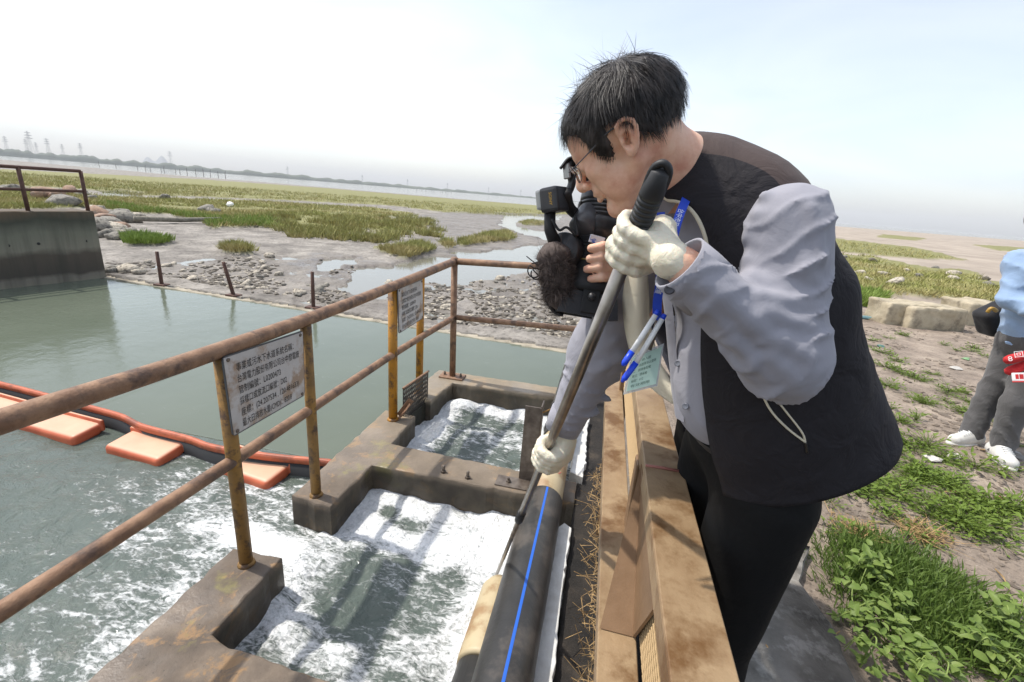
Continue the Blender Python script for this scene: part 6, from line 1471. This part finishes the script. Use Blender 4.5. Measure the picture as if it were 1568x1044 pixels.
# ================================================================== RIGHT BANK: weeds, plants, litter
rs = np.random.RandomState(31)
def leafmat(name, a, b, c):
    k = NT(name); k.set(Roughness=.5, Specular_IOR_Level=.3, Subsurface_Weight=0.0)
    oi = k.n('ShaderNodeObjectInfo'); k.col(k.mix(k.ramp(k.noise(14, 3), (.35, 0.), (.65, 1.)), k.mix(oi.outputs['Random'], a, b), c))
    tr = k.n('ShaderNodeBsdfTranslucent'); k.l(k.p.inputs['Base Color'].links[0].from_socket, tr.inputs['Color']); mx = k.n('ShaderNodeMixShader'); mx.inputs[0].default_value = .3
    k.l(k.p.outputs[0], mx.inputs[1]); k.l(tr.outputs[0], mx.inputs[2]); k.l(mx.outputs[0], k.out.inputs['Surface']); return k.m
WEED = leafmat('weed_leaf', rgb(98, 120, 44), rgb(122, 140, 60), rgb(110, 132, 54)); VINE = leafmat('vine_leaf', rgb(98, 122, 54), rgb(136, 152, 82), rgb(116, 138, 66)); FEATH = leafmat('feathery_leaf', rgb(84, 108, 46), rgb(108, 128, 62), rgb(96, 118, 54)); STEM = mat('green_stem', rgb(128, 146, 74), rough=.6)
def leaf(L, W_, bend=.25, n=5, heart=0., fold=.25):    # a bent, folded blade; stalk at the origin, pointing along +x
    prof_ = [(0, .0), (.08, .55 + heart * .3), (.3, 1.), (.55, .86), (.8, .48), (1., .02)]
    V, F = [], []
    for t, w_ in prof_:
        z = bend * L * (t - t * t * 1.6); x = L * t
        for s in (-1, -.5, 0, .5, 1): V.append((x - (heart * L * .18 * abs(s) if t < .1 else 0), s * w_ * W_ / 2, z + abs(s) * fold * w_ * W_ / 2 + .0))
    for i in range(len(prof_) - 1):
        for j in range(4): a = i * 5 + j; F.append((a, a + 5, a + 6, a + 1))
    return np.array(V), F
def rotm(az, el, roll=0):
    return np.array(Matrix.Rotation(az, 3, 'Z') @ Matrix.Rotation(-el, 3, 'Y') @ Matrix.Rotation(roll, 3, 'X'))
def rosette(seed, n=26, R_=.10, L=.045):
    r_ = np.random.RandomState(seed); parts = []
    for i in range(n):
        az = r_.rand() * 6.28; rad = R_ * r_.rand() ** .6; V, F = leaf(L * r_.uniform(.6, 1.3), L * r_.uniform(.35, .6), .2, fold=.3)
        pb = np.array([rad * math.cos(az), rad * math.sin(az), .01 + r_.rand() * .045]); parts.append((V @ rotm(az + r_.randn() * .6, r_.uniform(-.1, .9), r_.randn() * .3).T + pb, F)); parts.append(tube([(0, 0, 0), pb * .6 + [0, 0, .006], pb], .0012, 3))
    return merge(*parts)
WM = []
for i in range(7):
    V, F = rosette(i, 26 + 6 * i, .06 + .014 * i, .024 + .003 * (i % 4)); me = mesh_data('weed', V, F); me.materials.append(WEED); WM.append(me)
def weed(x, y, s, label, group):
    g = atz(x, y, 0); g[2] = gz(g[0], g[1])
    o = bpy.data.objects.new('weed', WM[rs.randint(7)]); COL.objects.link(o); o.location = g - [0, 0, .008]; o.scale = (s, s, s * rs.uniform(.7, 1.2)); o.rotation_euler = (0, 0, rs.rand() * 6.28); tag(o, label, 'weed', group)
spots = [(1372, 508), (1360, 512), (1385, 514), (1345, 520), (1465, 532), (1485, 533), (1500, 535), (1455, 528), (1378, 560), (1362, 565), (1390, 570), (1350, 590), (1452, 605), (1445, 612), (1475, 600), (1490, 610), (1470, 632), (1418, 618), (1400, 605), (1366, 625), (1360, 655), (1375, 650), (1352, 665), (1420, 640), (1385, 678), (1398, 680), (1375, 690), (1410, 688), (1430, 685), (1360, 700), (1500, 720), (1520, 725), (1480, 735), (1440, 700), (1540, 720), (1410, 720), (1450, 740), (1470, 760), (1400, 735), (1380, 730), (1350, 735), (1330, 740), (1345, 755), (1365, 760), (1310, 735), (1295, 745), (1430, 770), (1500, 780), (1520, 790), (1535, 800), (1545, 785), (1480, 800), (1460, 810), (1555, 680), (1560, 650), (1335, 545), (1440, 575), (1410, 585), (1500, 640), (1560, 760)]
for x, y in spots:
    for j in range(rs.randint(1, 3)):
        weed(x + rs.randn() * 7, y + rs.randn() * 4, rs.uniform(.7, 1.35), 'small bright green weed growing flat on the bare bank soil', 'weeds on the bank')
for i in range(95):
    x, y = rs.uniform(1262, 1568), rs.uniform(715, 845)
    if fbm(np.array([x / 50.]), np.array([y / 24.]), 3, 12)[0] < .50: continue
    weed(x, y, rs.uniform(.6, 1.2), 'small bright green weed in the strip below the hem of the vest', 'weeds below the vest')
# feathery clumps
def feather(seed, n=460, R_=.17, H=.07):
    r_ = np.random.RandomState(seed); b = np.c_[np.clip(r_.randn(n, 2), -1.6, 1.6) * R_ * .5, np.zeros(n)]; az = r_.rand(n) * 6.28
    d = np.c_[np.cos(az) * .55 + b[:, 0] * 3, np.sin(az) * .55 + b[:, 1] * 3, .5 + r_.rand(n)]; d /= np.linalg.norm(d, axis=1)[:, None]; L = H * r_.uniform(.35, 1.1, n); st = b + np.c_[np.zeros((n, 2)), r_.rand(n) * H * .45]
    s = np.cross(d, r_.randn(n, 3)); s /= np.linalg.norm(s, axis=1)[:, None]; m = st + d * (L * .55)[:, None]; e = st + d * L[:, None] - np.c_[np.zeros((n, 2)), L * .12]
    V = np.stack([st - s * .0012, st + s * .0012, m + s * .0026, m - s * .0026, e], 1).reshape(-1, 3); i = np.arange(n)[:, None] * 5
    F = [tuple(r) for r in np.hstack([i, i + 1, i + 2, i + 3])] + [tuple(r) for r in np.hstack([i + 3, i + 2, i + 4])]
    return V, F
FM = []
for i in range(5):
    me = mesh_data('feathery_weed', *feather(i)); me.materials.append(FEATH); FM.append(me)
for x, y, s in [(1290, 850), (1320, 838), (1345, 850), (1310, 875), (1370, 842), (1400, 858), (1425, 872), (1450, 885), (1390, 890), (1420, 905), (1455, 910), (1375, 918), (1410, 940), (1440, 945), (1475, 925), (1360, 870), (1480, 950), (1435, 975), (1500, 985), (1470, 985), (1395, 965), (1340, 890)] and [(a, b, rs.uniform(.8, 1.25)) for a, b in [(1290, 850), (1320, 838), (1345, 850), (1310, 875), (1370, 842), (1400, 858), (1425, 872), (1450, 885), (1390, 890), (1420, 905), (1455, 910), (1375, 918), (1410, 940), (1440, 945), (1475, 925), (1360, 870), (1480, 950), (1435, 975), (1500, 985), (1470, 985), (1395, 965), (1340, 890), (1335, 925), (1505, 945), (1530, 970)]]:
    g = atz(x, y + 12, 0); g[2] = gz(g[0], g[1]) - .005; o = bpy.data.objects.new('feathery_weed', FM[rs.randint(5)]); COL.objects.link(o); o.location = g; o.scale = (s, s, s); o.rotation_euler = (0, 0, rs.rand() * 6.28); tag(o, 'feathery dark green weed in the lush patch at lower right', 'weed', 'feathery weeds in the lush patch')
# broad-leaved creepers, every leaf a part
LM = []
for i in range(5):
    V, F = leaf(.026 + .004 * i, .021 + .003 * (i % 3), .3, heart=1., fold=.18 + .05 * i); me = mesh_data('leaf', V, F); me.materials.append(VINE); LM.append(me)
vines = [((1330, 862), (1300, 900), 'upper'), ((1345, 900), (1300, 880), ''), ((1350, 930), (1385, 950), ''), ((1300, 950), (1360, 935), ''), ((1345, 985), (1270, 950), ''), ((1390, 1000), (1330, 975), ''), ((1440, 1020), (1380, 1040), ''), ((1510, 1020), (1450, 990), ''), ((1540, 990), (1500, 940), ''), ((1560, 960), (1520, 915), ''), ((1555, 1035), (1500, 1040), ''), ((1330, 1030), (1290, 1000), ''), ((1410, 1040), (1350, 1035), '')]
vlab = ['broad leaved creeper at the upper tip of the lush patch', 'creeper with pointed leaves on the left edge of the lush patch', 'creeper in the middle of the lush patch', 'creeper stem reaching left over bare sandy soil', 'creeper spreading over the shaded concrete edge', 'leafy creeper low in the lush patch near its left corner', 'creeper with large leaves at the bottom frame edge', 'creeper with pale leaves near the lower right corner', 'upright creeper shoot at the right side of the lush patch', 'creeper shoot on the far right margin of the lush patch', 'largest leaved creeper in the lower right corner', 'shaded dark creeper at the bottom of the man\'s shadow', 'creeper at the bottom edge right of the shaded one']
for (a, b, _), lab in zip(vines, vlab):
    A_, B_ = atz(*a, 0), atz(*b, 0); A_[2] = gz(A_[0], A_[1]); B_[2] = gz(B_[0], B_[1]); d = B_ - A_; vr = empty('creeper', A_, lab, 'creeper', 'broad leaved creepers')
    for st in range(3):
        dd = d * rs.uniform(.6, 1.1); an = rs.randn() * .5; dd = np.array([dd[0] * math.cos(an) - dd[1] * math.sin(an), dd[0] * math.sin(an) + dd[1] * math.cos(an), 0])
        pts = spline([A_ + rs.randn(3) * [.03, .03, 0], A_ + dd * .35 + [0, 0, .07 + .04 * rs.rand()], A_ + dd * .7 + [0, 0, .09 + .03 * rs.rand()], A_ + dd + [0, 0, .03]], 5)
        put('stem', *tube(pts, np.linspace(.0035, .0016, len(pts)), 5), STEM, vr)
        for j in range(11):
            p = pts[rs.randint(2, len(pts))] + rs.randn(3) * [.025, .025, .012]; o = bpy.data.objects.new('leaf', LM[rs.randint(5)]); COL.objects.link(o); o.parent = vr
            o.location = p - A_; o.rotation_euler = (rs.randn() * .35, -rs.uniform(-.15, .6), rs.rand() * 6.28); s = rs.uniform(.6, 1.25); o.scale = (s, s, s)
# dry stalks and litter
for i, (x, y, x2, y2) in enumerate([(1300, 815, 1345, 800), (1290, 806, 1330, 818), (1385, 760, 1372, 740), (1400, 820, 1432, 838), (1525, 870, 1545, 905), (1260, 990, 1285, 970), (1240, 1015, 1262, 985), (1390, 812, 1412, 805), (1365, 780, 1390, 786), (1500, 690, 1530, 697), (1180, 1010, 1165, 985), (1440, 755, 1475, 758)]):
    A_, B_ = atz(x, y, .01), atz(x2, y2, .01); A_[2] = gz(*A_[:2]) + .012; B_[2] = gz(*B_[:2]) + .02; V, F = tube([A_, (A_ + B_) / 2 + [0, 0, .012], B_], [.004, .0035, .002], 5)
    thing_mesh('dry_stalk', V, F, STRAW, 'pale dry stalk lying on the bank soil', 'stalk', 'dry stalks on the bank')
V, F = [], []
for (x, y, r_) in ((1310, 810, .12), (1400, 812, .10), (1420, 820, .08)):
    g = atz(x, y, 0); g[2] = gz(*g[:2]); n = 130; b = g + np.c_[rs.randn(n, 2) * r_ * .5, rs.rand(n) * .03]; d = rs.randn(n, 3) * [1, 1, .25]; d /= np.linalg.norm(d, axis=1)[:, None]; L = rs.uniform(.04, .14, n)[:, None]; s = np.cross(d, [0, 0, 1.]) * .0022
    k0 = len(np.vstack(V)) if V else 0; V.append(np.stack([b - s, b + s, b + d * L + s * .5, b + d * L - s * .5], 1).reshape(-1, 3)); F.append(np.arange(4 * n).reshape(-1, 4) + k0)
tag(ob('dry_grass', mesh_data('dry_grass', np.vstack(V), np.vstack(F), False), STRAW), 'matted dry grass above the lush patch', 'dry grass', kind='stuff')
def scrap(x, y, size, m, label, seed, z=0.):
    g = atz(x, y, z); g[2] = gz(*g[:2]); V, F = rock_mesh(seed, .35, 1.6); thing_mesh('litter', V * size + g + [0, 0, size * .2], F, m, label, 'litter', smooth=False)
for x, y, s, c, lab, sd_ in [(1261, 676, .07, rgb(86, 122, 160), 'crumpled blue plastic litter beside the vest tail', 3), (1268, 670, .04, rgb(150, 170, 190), 'pale blue scrap next to the crumpled blue litter', 4), (1326, 487, .11, rgb(104, 136, 140), 'teal plastic sheet lying near the small broken block', 5), (1532, 766, .03, rgb(176, 84, 84), 'small red scrap on the soil at right', 6), (1505, 755, .012, rgb(190, 90, 60), 'tiny orange scrap left of the red one', 7),
                             (1460, 700, .06, rgb(206, 200, 192), 'white plastic film scrap in front of the white shoes', 8), (1428, 707, .05, rgb(196, 190, 182), 'crumpled pale wrapper left of the white film scrap', 9), (1463, 565, .06, rgb(186, 182, 174), 'pale wrapper on the soil before the blocks', 10), (1478, 551, .05, rgb(120, 156, 110), 'greenish wrapper near the man in light blue', 11), (1350, 530, .06, rgb(96, 130, 120), 'faded green plastic scrap on the bank', 12), (1408, 495, .10, rgb(104, 98, 92), 'dark torn sheet against the middle concrete block', 13), (1548, 700, .09, rgb(120, 116, 110), 'grey crumpled sheet behind the white shoes', 14)]:
    scrap(x, y, s, mat('litter_' + str(sd_), c, rough=.5), lab, sd_)
P = []
while len(P) < 2200:
    x, y = rs.uniform(1240, 1568), 500 + 500 * rs.rand() ** 1.6
    if fbm(np.array([x / 35.]), np.array([y / 16.]), 3, 8)[0] > .44: P.append(atz(x, y, 0))
P = np.array(P); P[:, 2] = ground_fields(P)[0]; V, F = scatter(P, rs.uniform(.006, .03, len(P)) * np.clip(np.hypot(P[:, 0], P[:, 1]) / 4, .4, 1.3), rs)
tag(ob('soil_clods', mesh_data('soil_clods', V, F, False), mat('soil_clod', rgb(96, 86, 76), rgb(132, 119, 105), 6, .95)), 'loose clods and pebbles on the bare bank', 'clods', kind='stuff')
V, F = slab([tuple(atz(x, y, .0)[:2]) for x, y in ((1060, 1200), (1120, 900), (1200, 835), (1238, 845), (1222, 900), (1268, 965), (1330, 1100), (1330, 1200))], -.15, .034, .003, .006, .06, 15)  # part concrete, mostly the man's cast shadow drawn as a grey slab
thing_mesh('concrete_shadow_pad', V, F, mat('grey_shadow_pad', rgb(98, 94, 88), rgb(122, 117, 110), 9, .85, bump=.35, bscale=40, c3=rgb(140, 136, 130), s3=14), 'concrete apron outlined and greyed as the shadow of the bending man', 'pavement')
# ================================================================== HAZE
if HAZE:
    hv, hf = box((0, 2900, 59), (6200, 6400, 122.4), 0)
    k = NT('sea_haze'); k.t.nodes.remove(k.p); pv = k.n('ShaderNodeVolumePrincipled'); pv.inputs['Color'].default_value = (.965, .975, .985, 1); pv.inputs['Density'].default_value = HAZE; pv.inputs['Anisotropy'].default_value = 0.0
    k.l(pv.outputs[0], k.out.inputs['Volume']); tag(ob('haze', mesh_data('haze', hv, hf, False), k.m), kind='stuff')
